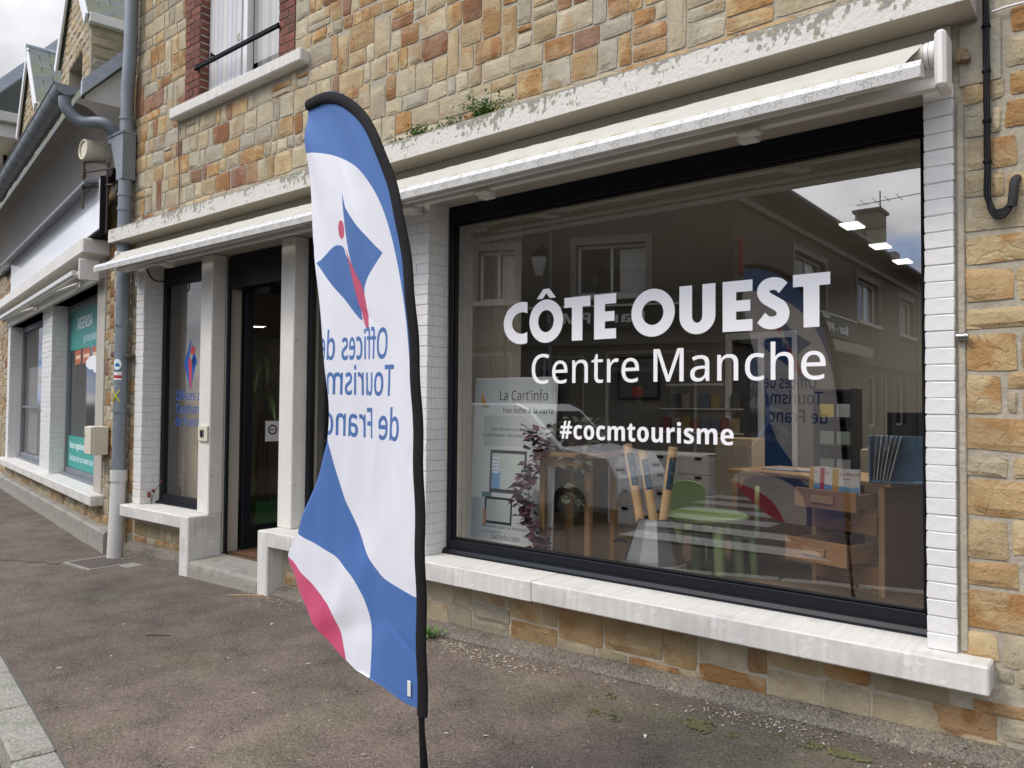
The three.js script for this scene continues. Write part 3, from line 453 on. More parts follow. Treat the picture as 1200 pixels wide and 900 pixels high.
{
  const w = thing('shop_window', 'wide black framed shop window with large white lettering across the glass', 'shop window', [-2.35, 0.447, -0.2]);
  const L = (g) => g.translate(2.35, -0.447, 0.2);
  part(w, 'frame', shopFrame(-3.95, -0.738, 0.448, 2.993, 0.13, 0.050, 0.10, -0.245, -0.192).map(L), M.frame);
  part(w, 'inner_frame', shopFrame(-3.898, -0.790, 0.55, 2.861, 0.012, 0.012, 0.014, -0.24, -0.204).map(L), M.black);
  part(w, 'drip_sill', L(boxUV(prismX([[-0.1915, 0.449], [-0.1915, 0.488], [-0.165, 0.482], [-0.15, 0.462], [-0.148, 0.449]], -3.96, -0.747))), M.frame);
  part(w, 'glass', L(new THREE.PlaneGeometry(3.09, 2.28).translate(-2.344, 1.706, -0.222)), M.glass);
  // heavy capitals, drawn as outlines; baseline 1.952, height 0.285
  const y0 = 1.952, H = 0.285, yc = y0 + H / 2, arc = (cx, cy, rx, ry, a0, a1, n = 28) => Array.from({ length: n + 1 }, (_, i) => { const a = R(lerp(a0, a1, i / n)); return [cx + rx * Math.cos(a), cy + ry * Math.sin(a)]; });
  const poly = (pts, holes = []) => { const s = new THREE.Shape(pts.map((p) => new THREE.Vector2(...p))); holes.forEach((h) => s.holes.push(new THREE.Path(h.map((p) => new THREE.Vector2(...p))))); return boxUV(new THREE.ExtrudeGeometry(s, { depth: 0.0012, bevelEnabled: false })); };
  const rect = (a, b, c, d) => poly([[a, c], [b, c], [b, d], [a, d]]);
  const ringO = (x0, x1) => poly(arc((x0 + x1) / 2, yc, (x1 - x0) / 2, H / 2 + 0.003, 0, 360, 48), [arc((x0 + x1) / 2, yc, (x1 - x0) / 2 - 0.074, H / 2 - 0.068, 0, 360, 40)]);
  const letE = (x0, x1) => poly([[x0, y0], [x1, y0], [x1, y0 + 0.064], [x0 + 0.080, y0 + 0.064], [x0 + 0.080, yc - 0.031], [x1 - 0.012, yc - 0.031], [x1 - 0.012, yc + 0.031], [x0 + 0.080, yc + 0.031], [x0 + 0.080, y0 + H - 0.064], [x1, y0 + H - 0.064], [x1, y0 + H], [x0, y0 + H]]);
  const letT = (x0, x1) => { const c = (x0 + x1) / 2; return poly([[c - 0.041, y0], [c + 0.041, y0], [c + 0.041, y0 + H - 0.066], [x1, y0 + H - 0.066], [x1, y0 + H], [x0, y0 + H], [x0, y0 + H - 0.066], [c - 0.041, y0 + H - 0.066]]); };
  const letU = (x0, x1) => { const c = (x0 + x1) / 2, rr = (x1 - x0) / 2, t = 0.080; return poly([[x0, y0 + H], ...arc(c, y0 + rr * 0.95 - 0.003, rr, rr * 0.95, 180, 360), [x1, y0 + H], [x1 - t, y0 + H], ...arc(c, y0 + rr * 0.95 - 0.003, rr - t, rr * 0.95 - 0.066, 360, 180), [x0 + t, y0 + H]]); };
  const letS = (x0, x1) => { const c = (x0 + x1) / 2, hw = 0.0345, k = (x1 - x0) / 0.178, sp = new THREE.CatmullRomCurve3([[0.056, 0.222], [0.032, 0.243], [-0.004, 0.2505], [-0.040, 0.240], [-0.0545, 0.210], [-0.040, 0.178], [0.0, 0.150], [0.041, 0.120], [0.0555, 0.086], [0.044, 0.053], [0.006, 0.0355], [-0.034, 0.040], [-0.066, 0.066]].map(([x, y]) => new THREE.Vector3(c + x * k, y0 + y, 0))), a = [], b = []; for (let i = 0; i <= 48; i++) { const p = sp.getPoint(i / 48), d = sp.getTangent(i / 48); a.push([p.x - d.y * hw, p.y + d.x * hw]); b.push([p.x + d.y * hw, p.y - d.x * hw]); } return poly([...a, ...b.reverse()]); };
  const cC = -3.277, letC = poly([...arc(cC, yc, 0.162, H / 2 + 0.003, 73, 287, 36), ...arc(cC, yc, 0.088, H / 2 - 0.068, 302, 58, 30)].map(([x, y]) => [Math.min(x, -3.230), y]));
  const hat = poly([[-3.150, 2.248], [-3.095, 2.312], [-3.045, 2.312], [-2.992, 2.248], [-3.040, 2.248], [-3.071, 2.284], [-3.100, 2.248]]);
  const big = [letC, mergeGeometries([ringO(-3.211, -2.932), hat].map(clean)), letT(-2.921, -2.718), letE(-2.688, -2.526), ringO(-2.416, -2.122), letU(-2.091, -1.866), letE(-1.822, -1.648), letS(-1.622, -1.444), letT(-1.424, -1.231)];
  const title = part(w, 'lettering', L(big[0].translate(0, 0, -0.2205)), M.vinyl); big.slice(1).forEach((g) => mesh('letter', L(g.translate(0, 0, -0.2205)), M.vinyl, title));
  part(w, 'lettering', [word('Centre', regular, -3.188, -2.362, 1.676, 0.198), word('Manche', regular, -2.262, -1.256, 1.676, 0.198)].map((g) => L(g.translate(0, 0, -0.2205))), M.vinyl);
  part(w, 'lettering', L(word('#cocmtourisme', bold, -2.950, -1.757, 1.312, 0.118).translate(0, 0, -0.2205)), M.vinyl);
}
const logoShapes = (cx, cy, s) => { // blue kite with a red figure, as flat print
  const S = (pts) => { const sh = new THREE.Shape(); sh.moveTo(cx + pts[0][0] * s, cy + pts[0][1] * s); for (let i = 1; i < pts.length; i++) { const p = pts[i]; if (p.length === 2) sh.lineTo(cx + p[0] * s, cy + p[1] * s); else sh.quadraticCurveTo(cx + p[0] * s, cy + p[1] * s, cx + p[2] * s, cy + p[3] * s); } return clean(boxUV(new THREE.ShapeGeometry(sh, 10))); };
  return { blue: [S([[-0.02, 1], [-0.18, 0.55, -0.5, 0.12], [0.02, -1], [-0.06, -0.3, -0.12, 0.32], [-0.04, 0.45, 0.02, 0.9]]), S([[0.1, 0.85], [0.3, 0.4, 0.5, 0.1], [0.25, -0.2, 0.1, -0.9], [0.12, -0.1, 0.1, 0.3], [0.32, 0.2, 0.34, 0.4]])], red: [S([[-0.1, 0.3], [0.02, 0.18, 0.09, 0.12], [0.14, -0.3, 0.06, -1], [-0.04, -0.9, -0.14, 0.1]]), clean(boxUV(new THREE.CircleGeometry(0.16 * s, 20).translate(cx + 0.17 * s, cy + 0.55 * s, 0)))] };
};
M.printBlue = mat({ color: lin(0.02, 0.10, 0.42), roughness: 0.5, side: THREE.DoubleSide }); M.printRed = mat({ color: lin(0.55, 0.05, 0.06), roughness: 0.5, side: THREE.DoubleSide });
function sideWindow(x0, x1, label, logo) {
  const w = thing('side_window', label, 'shop window', [(x0 + x1) / 2, 0.447, -0.2]), L = (g) => g.translate(-(x0 + x1) / 2, -0.447, 0.2);
  part(w, 'frame', shopFrame(x0, x1, 0.448, 2.99, 0.19, 0.055, 0.10, -0.245, -0.192).map(L), M.frame);
  part(w, 'drip_sill', L(prismX([[-0.1915, 0.449], [-0.1915, 0.485], [-0.15, 0.465], [-0.148, 0.449]], x0 - 0.02, x1)), M.frame);
  part(w, 'glass', L(new THREE.PlaneGeometry(x1 - x0 - 0.1, 2.3).translate((x0 + x1) / 2, 1.68, -0.222)), M.glassThin);
  if (logo) { const { blue, red } = logoShapes(logo, 1.93, 0.27); part(w, 'printed_logo', blue.map((g) => L(g.translate(0, 0, -0.2195))), M.printBlue); part(w, 'printed_logo', red.map((g) => L(g.translate(0, 0, -0.2185))), M.printRed);
    part(w, 'lettering', [['Offices de', 1.56, 0.58], ['Tourisme', 1.42, 0.54], ['de France', 1.29, 0.52]].map(([t, y, len]) => L(word(t, regular, logo - 0.29, logo - 0.29 + len, y, 0.095, 0.0008).translate(0, 0, -0.2205))), M.printBlue); }
}
sideWindow(-8.245, -7.205, 'narrow black framed side window beside the drainpipe, with blue and red logo on its glass', -7.70);
sideWindow(-5.66, -4.32, 'black framed side window behind the flag, right of the doorway', -4.75);
{ // glazed door standing open into the room
  const d = thing('glass_door', 'black framed glass door standing open inwards between the two white pillars', 'door', [-6.985, 0.06, -0.395]);
  const hinge = new THREE.Group();
  const A = R(86), T2 = (g) => g.rotateY(A); // leaf drawn along +x, then swung inwards
  const f = (x0, x1, y0, y1, z0 = -0.03, z1 = 0.03) => T2(box(x0, x1, y0, y1, z0, z1, 0.005));
  part(d, 'door_leaf', [f(0, 0.09, 0.02, 2.72), f(0.95, 1.04, 0.02, 2.72), f(0.09, 0.95, 2.62, 2.72), f(0.09, 0.95, 0.02, 0.24)], M.frame);
  part(d, 'door_glass', T2(new THREE.PlaneGeometry(0.86, 2.38).translate(0.52, 1.43, 0)), M.glassThin);
  part(d, 'door_handle', T2(rod([0.99, 0.8, 0.06], [0.99, 1.3, 0.06], 0.012)), M.galv);
  part(d, 'no_smoking_sign', T2(box(0.25, 0.41, 1.08, 1.29, 0.004, 0.007, 0.001)), M.white); 
  const ring = new THREE.TorusGeometry(0.045, 0.007, 6, 24).scale(1, 1, 0.2).translate(0.33, 1.2, 0.0085); part(d, 'no_smoking_mark', T2(join([boxUV(ring), box(0.30, 0.36, 1.195, 1.205, 0.0075, 0.0095).translate(0, 0, 0)])), M.black);
  part(d, 'door_frame', [box(0.0, 0.03, 0, 2.9, 0.16, 0.19, 0.003), box(0.031, 1.115, 2.6, 2.92, 0.01, 0.185, 0.004), box(1.085, 1.115, 0, 2.598, 0.16, 0.19, 0.003)], M.frame);
  part(d, 'door_closer', box(0.35, 0.58, 2.52, 2.595, 0.04, 0.11, 0.006), M.frame);
}
single('doormat', 'worn brown coir doormat lying inside the open doorway', 'doormat', box(-6.93, -5.93, 0.057, 0.075, -1.1, -0.26, 0.006), mat({ color: lin(0.24, 0.12, 0.06), map: T.asphalt[0], bumpMap: T.asphalt[1], bumpScale: 0.006, roughness: 1 }));

// ---------------------------------------------------------------- awning over the shop front
{
  const a = thing('awning', 'rolled-in off-white fabric awning across the whole tourist office front', 'awning', [-4.55, 2.9, 0.2]), L = (g) => g.translate(4.55, -2.9, -0.2);
  { const n = 260, P = [], U = [], I = [], nv = 8; for (let i = 0; i <= n; i++) { const x = lerp(-8.40, -0.76, i / n); for (let j = 0; j <= nv; j++) { const v = j / nv, sag = -0.010 * Math.sin(v * Math.PI) + 0.007 * Math.sin(x * 26 + v * 5) * Math.sin(v * Math.PI) + 0.004 * (worldNoise(x * 14, v * 3, 990) - 0.5); const xx = x + 0.05 * v * (i === n ? 1 : 0); P.push(xx, lerp(2.968, 3.128, v) + sag, lerp(0.405, 0.205, v)); U.push(xx, v); } }
    for (let i = 0; i < n; i++) for (let j = 0; j < nv; j++) { const p = i * (nv + 1) + j, q = p + nv + 1; I.push(p, q, p + 1, q, q + 1, p + 1); }
    const g = new THREE.BufferGeometry(); g.setAttribute('position', new THREE.Float32BufferAttribute(P, 3)); g.setAttribute('uv', new THREE.Float32BufferAttribute(U, 2)); g.setIndex(I); g.computeVertexNormals(); part(a, 'fabric', L(g), M.fabric); }
  part(a, 'fabric_roll', L(rod([-8.42, 3.075, 0.18], [-0.70, 3.075, 0.18], 0.055, 0.055, 24)), M.fabric);
  part(a, 'roll_cap', [rod([-0.70, 3.075, 0.18], [-0.685, 3.075, 0.18], 0.058, 0.058, 24), rod([-0.682, 3.075, 0.18], [-0.66, 3.075, 0.18], 0.06, 0.06, 24)].map(L), M.whiteMetal);
  part(a, 'front_bar', [L(prismX([[0.375, 2.905], [0.445, 2.892], [0.452, 2.935], [0.43, 2.968], [0.385, 2.968]], -8.48, -0.672))], M.awnBar);
  part(a, 'end_cap', L(box(-0.658, -0.612, 2.905, 3.155, 0.10, 0.255, 0.022)), M.whiteMetal); part(a, 'end_cap', L(box(-8.45, -8.41, 2.93, 3.14, 0.10, 0.255, 0.02)), M.whiteMetal);
  part(a, 'support_bar', L(box(-8.40, -0.66, 2.935, 2.985, 0.115, 0.165, 0.004)), M.whiteMetal);
  for (const x of [-7.62, -4.05, -3.35, -1.55]) part(a, 'bracket', [L(box(x - 0.05, x + 0.05, 2.905, 3.0, 0.035, 0.114, 0.006)), L(box(x - 0.02, x + 0.09, 2.91, 2.932, 0.12, 0.20, 0.004))], M.whiteMetal);
  for (const [x0, x1] of [[-8.2, -5.0], [-3.9, -1.0]]) part(a, 'folding_arm', L(rod([x0, 2.925, 0.30], [x1, 2.925, 0.33], 0.018, 0.014)), M.whiteMetal);
}

// ---------------------------------------------------------------- neighbouring shop: its own axes, x to the right along its front, z out to the street
const NB = [-8.85, 0, 0], NT = -Math.atan2(0.191, 0.982);
const nb = thing('neighbour_shop', 'low stone shop on the left with two pointed dormers and a long white sign board', 'building', NB, NT);
const nbPoint = (s, y, off) => new THREE.Vector3(-s, y, off).applyAxisAngle(new THREE.Vector3(0, 1, 0), NT).add(new THREE.Vector3(...NB)).toArray();
{
  const r = mulberry(23), s = new THREE.Shape(); s.moveTo(-14, -0.6); s.lineTo(-0.02, -0.6); s.lineTo(-0.02, 5.0); s.lineTo(-14, 5.0); s.closePath();
  const hole = (x0, x1, y0, y1) => { const p = new THREE.Path(); p.moveTo(x0, y0); p.lineTo(x0, y1); p.lineTo(x1, y1); p.lineTo(x1, y0); p.closePath(); s.holes.push(p); };
  hole(-8.52, -1.03, 0.3, 3.0);
  const wall = part(nb, 'wall', boxUV(new THREE.ExtrudeGeometry(s, { depth: 0.24, bevelEnabled: false }).translate(0, 0, -0.245)), M.mortar);
  const inOpen = (x, y) => x > -8.75 && x < -0.66 && y > 0.3 && y < 4.15;
  layStones(wall, packStones(-13.9, -0.03, -0.25, 4.6, 0.06, inOpen, r, 2, 5, 3), r, 200, 0, 0.92);
  part(nb, 'concrete_plinth', prismX([[0.002, -0.6], [0.002, 0.10], [0.09, 0.095], [0.115, 0.07], [0.12, -0.6]], -14, -0.02), M.concrete);
  part(nb, 'window_sill', box(-8.75, -0.55, 0.32, 0.447, -0.19, 0.15, 0.012), M.sill);
  const rp = mulberry(29);
  part(nb, 'pillar', box(-1.032, -0.64, 0.447, 3.0, -0.19, 0.02, 0.006), M.greyPaint);
  brickPillar(nb, -4.82, -4.0, 0.447, 3.0, 0.02, -0.19, 0.0765, 2, true, rp); brickPillar(nb, -8.72, -8.42, 0.447, 3.0, 0.02, -0.19, 0.0765, 1, true, rp);
  part(nb, 'lintel', box(-8.72, -0.64, 3.0, 3.25, -0.243, 0.025, 0.006), M.greyPaint);
  part(nb, 'ledge', box(-9.1, -0.50, 3.25, 3.43, 0.002, 0.30, 0.014), M.whitePaint);
  // eaves: curved soffit, half round gutter in lengths
  const sf = []; for (let i = 0; i <= 10; i++) { const a = R(90 * i / 10); sf.push([0.07 + 0.42 * (1 - Math.cos(a)), 4.18 + 0.62 * Math.sin(a)]); }
  part(nb, 'eaves_soffit', prismX([...sf, [0.46, 4.86], [0.002, 4.86], [0.002, 4.18]], -13.9, -0.02), M.soffitDark);
  part(nb, 'soffit_strip', box(-9.3, -0.06, 4.10, 4.175, 0.002, 0.10, 0.004), M.black);
  const gut = new THREE.Group(); const half = (r0, L) => { const g = new THREE.CylinderGeometry(r0, r0, L, 20, 1, true, Math.PI, Math.PI); g.rotateX(0).rotateZ(Math.PI / 2); return g; };
  M.zincDS = M.zincDark.clone(); M.zincDS.side = THREE.DoubleSide;
  const gp = part(nb, 'gutter', boxUV(new THREE.CylinderGeometry(0.112, 0.112, 13.8, 24, 1, true, 0, Math.PI).rotateZ(Math.PI / 2).rotateX(Math.PI).rotateX(0).translate(-7.0, 0, 0).rotateX(0)), M.zincDS); gp.position.set(0, 4.965, 0.585);
  gp.geometry.dispose(); { const P = [], I = [], n = 16; for (const x of [-13.9, -0.0]) for (let i = 0; i <= n; i++) { const a = Math.PI * (1 + i / n); P.push(x, Math.sin(a) * 0.112, Math.cos(a) * 0.112); } for (let i = 0; i < n; i++) I.push(i, i + n + 1, i + 1, i + 1, i + n + 1, i + n + 2); const g = new THREE.BufferGeometry(); g.setAttribute('position', new THREE.Float32BufferAttribute(P, 3)); g.setIndex(I); g.computeVertexNormals(); gp.geometry = boxUV(g); }
  for (let k = 0; k < 27; k++) { const x = -0.35 - k * 0.5, g = new THREE.TorusGeometry(0.1135, 0.0035, 5, 16, Math.PI).rotateY(Math.PI / 2).rotateX(Math.PI); const o = mesh('gutter_seam', boxUV(g), M.zincDark, gp); o.position.set(x, 0, 0); }
  mesh('gutter_end', [boxUV(new THREE.CylinderGeometry(0.112, 0.112, 0.006, 24, 1, false, 0, Math.PI).rotateZ(Math.PI / 2)).translate(0.0, 0, 0)].map((g) => { const c = new THREE.CylinderGeometry(0.111, 0.111, 0.006, 20, 1, false, -Math.PI / 2, Math.PI).rotateX(Math.PI / 2).rotateY(Math.PI / 2); return boxUV(c); }), M.zinc, gp);
  mesh('gutter_rim', [rod([-13.9, 0.002, 0.114], [0.003, 0.002, 0.114], 0.009, 0.009, 8)], M.zincDark, gp);
  // roof slope with its zinc verge
  const sl = Math.tan(R(48)), y0 = 5.02, o0 = 0.42;
  const roofAt = (o) => y0 + (o0 - o) * sl;
  part(nb, 'roof', prismX([[o0, y0 - 0.12], [o0, y0], [-4.0, roofAt(-4.0)], [-4.0, roofAt(-4.0) - 0.16]], -10.3, -0.14), M.slate);
  part(nb, 'verge', prismX([[o0, y0 - 0.10], [o0, y0 + 0.07], [-2.6, roofAt(-2.6) + 0.07], [-2.6, roofAt(-2.6) - 0.12]], -0.138, -0.06), M.zincLight);
  part(nb, 'gable_wall', prismX([[0.38, 4.865], [0.38, roofAt(0.38) - 0.125], [-3.9, roofAt(-3.9) - 0.17], [-3.9, 4.865]], -0.6, -0.145), M.whitePaint);
  // dormers
  for (const [a, b] of [[-5.62, -3.3], [-10.05, -7.78]]) {
    const m = (a + b) / 2, ye = 7.33, yp = 8.55, dz = -0.28, d = part(nb, 'dormer', (() => {
      const f = new THREE.Shape(); f.moveTo(a, 5.0); f.lineTo(b, 5.0); f.lineTo(b, ye); f.lineTo(m, yp + 0.18); f.lineTo(a, ye); f.closePath();
      const h = new THREE.Path(); const ox = a + (b - a) * 0.30, ow = (b - a) * 0.46; h.moveTo(ox, 5.3); h.lineTo(ox, 7.0); h.lineTo(ox + ow, 7.0); h.lineTo(ox + ow, 5.3); h.closePath(); f.holes.push(h);
      return [boxUV(new THREE.ExtrudeGeometry(f, { depth: 0.35, bevelEnabled: false }).translate(0, 0, dz - 0.35)), plain(b - 0.25, b, 5.0, ye, dz - 2.6, dz - 0.351), plain(a, a + 0.25, 5.0, ye, dz - 2.6, dz - 0.351)];
    })(), M.mortar);
    const ox = a + (b - a) * 0.30, ow = (b - a) * 0.46, slope = (yp + 0.18 - ye) / ((b - a) / 2);
    const st = packStones(a + 0.02, b - 0.02, 5.05, yp, 0.075, (x, y) => (x > ox && x < ox + ow && y < 7.0) || y > yp + 0.10 - Math.abs(x - m) * slope, r, 3, 5, 2).map((q) => [...q, [0, 1, 2, 1, 4][Math.floor(r() * 5)]]);
    for (const q of st) { const o = mesh('stone', stoneGeo(q[1] - q[0] - 0.015, q[3] - q[2] - 0.015, r, q[4], 0.02), M.stone, d); o.position.set((q[0] + q[1]) / 2, (q[2] + q[3]) / 2, dz + 0.001); }
    for (const q of packStones(-(dz - 0.01), 2.55, 5.9, ye, 0.085, () => false, r, 3, 6, 3)) { const o = mesh('stone', stoneGeo(q[1] - q[0] - 0.018, q[3] - q[2] - 0.018, r, [0, 2, 3, 9][Math.floor(r() * 4)], 0.03, 0.85), M.stone, d); o.rotation.y = Math.PI / 2; o.position.set(b + 0.001, (q[2] + q[3]) / 2, -(q[0] + q[1]) / 2); }
    // slate slopes, row by row, white barge boards, zinc ridge
    const half2 = (b - a) / 2 + 0.10, run = Math.hypot(half2, yp + 0.2 - ye + 0.10), ang = Math.atan2(yp + 0.2 - ye + 0.10, half2);
    for (const sgn of [-1, 1]) {
      const deck = mesh('roof_slope', box(0, run, -0.05, 0, dz - 2.9, dz + 0.06, 0.004), M.slate, d); deck.position.set(m, yp + 0.24, 0); deck.rotation.z = sgn > 0 ? -ang : Math.PI + ang; if (sgn < 0) deck.rotation.x = 0;
    }
    const rowsN = 9; for (let i = 0; i < rowsN; i++) { let z = dz + 0.058; const w = 0.36; for (let k = 0; z > dz - 2.85; k++) {   // slates on the slope that faces the street corner
      const len = k === 0 && i % 2 ? w / 2 : w, u0 = i * run / rowsN, o = mesh('slate', box(u0 - 0.012, u0 + run / rowsN + 0.015, 0, 0.018, -len + 0.014, 0, 0.004), M.slate, d); o.position.set(m, yp + 0.243, z); o.rotation.z = -ang - R(0.6); o.translateY(0.006 + 0.003 * r()); z -= len; } }
    const bar = (x0, yA, x1, yB) => { const L = Math.hypot(x1 - x0, yB - yA), g = box(0, L, -0.17, 0.0, dz + 0.062, dz + 0.10, 0.006); g.rotateZ(Math.atan2(yB - yA, x1 - x0)).translate(x0, yA, 0); return boxUV(g); };
    mesh('barge_board', bar(m, yp + 0.26, m + half2, ye - 0.06), M.white, d); mesh('barge_board', bar(m - half2, ye - 0.06, m - 0.001, yp + 0.26), M.white, d);
    mesh('ridge', rod([m, yp + 0.27, dz - 2.9], [m, yp + 0.27, dz + 0.11], 0.05, 0.05, 8), M.zincLight, d);
    mesh('eaves_board', [box(b + 0.0, b + 0.13, ye - 0.17, ye - 0.03, dz - 2.6, dz + 0.05, 0.005)], M.whitePaint, d);
    mesh('window_recess', [plain(ox - 0.02, ox + ow + 0.02, 5.2, 7.05, dz - 0.42, dz - 0.36)], mat({ color: lin(0.12, 0.12, 0.12), roughness: 0.5 }), d);
  }
  // room behind the glass
  part(nb, 'room_shell', [plain(-9, -0.6, -0.3, 0.3, -3, -0.246), plain(-9, -0.6, 3.0, 3.2, -3, -0.2465), plain(-9, -0.6, 0.3, 3.0, -3.1, -3.0), plain(-9.1, -9.0, 0.3, 3.0, -3, -0.25), plain(-0.6, -0.5, 0.3, 3.0, -3, -0.25)], M.plaster);
}
function nbThing(name, label, cat, s, y, off, group) { return thing(name, label, cat, nbPoint(s, y, off), NT, group); }
{ // shop sign board, blank and glossy white
  const t = nbThing('sign_board', 'long glossy blank white shop sign board with black edge on the neighbouring shop', 'sign', 3.5, 3.44, 0.10);
  part(t, 'board', box(-3.45, 3.42, 0.03, 0.60, 0.06, 0.115, 0.003), phys({ color: lin(0.84, 0.86, 0.88), roughness: 0.10, ior: 2.33 }));
  part(t, 'sign_edge', [box(3.4225, 3.45, 0.0, 0.62, 0.03, 0.118, 0.003), box(-3.45, 3.42, 0.0, 0.028, 0.03, 0.118, 0.003)], M.black);
  const h = nbThing('lamp_hood', 'long dark metal lamp hood running above the blank sign board', 'lamp hood', 3.4, 3.99, 0.12);
  part(h, 'hood', [prismX([[0.0, 0.03], [0.24, -0.01], [0.25, 0.012], [0.03, 0.075], [0.0, 0.075]], -3.6, 3.25)], M.zincDark); part(h, 'hood_edge', box(-3.6, 3.25, -0.028, -0.012, 0.235, 0.255, 0.003), M.zincLight);
  const a = nbThing('awning', 'closed off-white folding-arm awning under the ledge of the neighbouring shop', 'awning', 4.2, 2.95, 0.1);
  part(a, 'awning_cassette', [rod([-3.6, 0.13, 0.10], [3.55, 0.13, 0.10], 0.05, 0.05, 20)], M.fabric); part(a, 'front_bar', [box(-3.7, 3.5, 0.05, 0.115, 0.215, 0.265, 0.008)], M.awnBar);
  part(a, 'end_cap', box(3.56, 3.60, 0.0, 0.25, -0.01, 0.21, 0.03), M.whiteMetal); part(a, 'wall_bar', box(-3.6, 3.55, 0.0, 0.04, 0.0, 0.04, 0.004), M.whiteMetal);
  for (const [x0, x1] of [[2.9, 0.3], [-0.3, -2.6]]) part(a, 'folding_arm', [rod([x0, 0.05, 0.08], [(x0 + x1) / 2, 0.03, 0.19], 0.02), rod([(x0 + x1) / 2, 0.025, 0.19], [x1, 0.035, 0.17], 0.016), box(x0 - 0.06, x0 + 0.06, 0.0, 0.1, 0.04, 0.08, 0.005)], M.whiteMetal);
}
function bannerTex(w, h, lines) { return canvasTex(w, h, (c) => { c.fillStyle = '#3f9c92'; c.fillRect(0, 0, w, h); c.fillStyle = '#f3f6f5'; for (const [t, x, y, font, sx] of lines) { c.save(); c.translate(x, y); c.scale(sx, 1); c.font = font; c.fillText(t, 0, 0); c.restore(); } }); }
{ // its two windows
  const mk = (x0, x1, label) => { const t = nbThing('shop_window', label, 'shop window', -(x0 + x1) / 2, 0.447, -0.2), L = (g) => g.translate(-(x0 + x1) / 2, -0.447, 0.2); part(t, 'frame', [...shopFrame(x0, x1, 0.448, 2.995, 0.10, 0.06, 0.10, -0.245, -0.19), box(x0 + 0.06, x1 - 0.06, 0.4485, 0.475, -0.189, -0.11, 0.004)].map(L), M.zincDark); part(t, 'glass', L(new THREE.PlaneGeometry(x1 - x0 - 0.11, 2.36).translate((x0 + x1) / 2, 1.72, -0.222)), M.glass); return [t, L]; };
  const [a, L] = mk(-4.0, -1.03, 'neighbouring shop window with teal agenda banners stuck on its glass');
  const flatPrint = (t, name, tex, x0, x1, y0, y1, z, L2) => { const g = new THREE.PlaneGeometry(x1 - x0, y1 - y0).translate((x0 + x1) / 2, (y0 + y1) / 2, z); part(t, name, L2(g), mat({ map: tex, roughness: 0.55, side: THREE.DoubleSide })); };
  flatPrint(a, 'banner', bannerTex(1024, 216, [['AGENDA', 170, 108, '700 92px sans-serif', 0.95], ['ça se passe', 330, 182, '56px sans-serif', 1.15]]), -3.93, -1.10, 2.31, 2.89, -0.2195, L);
  flatPrint(a, 'banner', bannerTex(1024, 180, [['Vous organisez un évènement ?', 40, 70, '700 50px sans-serif', 1.05], ['Déclarez-le sur www.tour', 40, 140, '46px sans-serif', 1.1]]), -3.93, -1.10, 0.56, 1.03, -0.2195, L);
  const orange = canvasTex(64, 64, (c) => { c.fillStyle = '#b5633c'; c.fillRect(0, 0, 64, 64); c.fillStyle = '#e4c3a4'; c.fillRect(6, 24, 52, 16); });
  for (const [x, w] of [[-3.56, 0.40], [-3.05, 0.48], [-2.45, 0.4]]) flatPrint(a, 'small_poster', orange, x, x + w, 2.09, 2.30, -0.2196, L);
  part(a, 'white_sticker', [L(boxUV(new THREE.CircleGeometry(0.2, 9).scale(2.2, 0.5, 1).translate(-2.4, 2.08, -0.2190))), L(boxUV(new THREE.CircleGeometry(0.1, 9).scale(1.6, 0.7, 1).translate(-2.2, 2.0, -0.2188)))], M.vinyl);
  const [b, L2] = mk(-8.42, -4.82, 'farther neighbouring shop window with a faded grey poster sheet behind its glass');
  part(b, 'faded_poster', L2(box(-8.3, -4.95, 0.56, 2.2, -0.30, -0.295, 0.001)), mat({ color: lin(0.30, 0.29, 0.29), map: T.concrete, roughness: 0.8 }));
  part(b, 'transom', L2(box(-8.36, -4.88, 1.42, 1.46, -0.24, -0.2, 0.003)), M.zincDark);
}
{ // farther house
  const t = nbThing('far_house', 'farther stone house with zinc roof edge and white cornice at the far left', 'building', 14.4, 0, 0);
  const r = mulberry(41), wall = part(t, 'wall', plain(-6, 3.4, -0.5, 8.1, -7, -0.32), M.mortar);
  for (const q of packStones(-1.5, 3.38, 3.3, 7.9, 0.11, (x, y) => y > 4.2 && y < 5.9 && x > -0.6 && x < 0.9, r, 3, 5, 2)) { const o = mesh('stone', stoneGeo(q[1] - q[0] - 0.02, q[3] - q[2] - 0.02, r, [0, 1, 2, 4, 9][Math.floor(r() * 5)], 0.03), M.stone, wall); o.position.set((q[0] + q[1]) / 2, (q[2] + q[3]) / 2, -0.319); }
  const y0 = 8.15; part(t, 'roof', prismX([[0.35, y0 - 0.1], [0.35, y0], [-4.3, y0 + 5.3], [-4.3, y0 + 5.1]], -6, 3.75), M.slate); part(t, 'verge', prismX([[0.4, y0 - 0.22], [0.4, y0 + 0.08], [-4.3, y0 + 5.42], [-4.3, y0 + 5.1]], 3.752, 3.9), M.zincLight);
  part(t, 'cornice', [box(-6, 3.74, 7.72, 7.95, -0.315, 0.30, 0.02), box(-6, 3.6, 7.4, 7.718, -0.315, 0.05, 0.02)], M.whitePaint);
  const w = part(t, 'window', plain(-0.6, 0.9, 4.25, 5.85, -0.319, -0.29), M.frame); mesh('pane', new THREE.PlaneGeometry(1.3, 1.45).translate(0.15, 5.05, -0.285), M.glassThin, w); mesh('window_sill', box(-0.8, 1.1, 4.05, 4.24, -0.318, -0.08, 0.01), M.whitePaint, w);
  part(t, 'pipe', rod([2.1, 2.5, -0.24], [2.1, 7.7, -0.24], 0.045), M.black);
  part(t, 'gutter', rod([-6, y0 - 0.12, 0.42], [3.75, y0 - 0.12, 0.42], 0.08), M.zincDark);
}
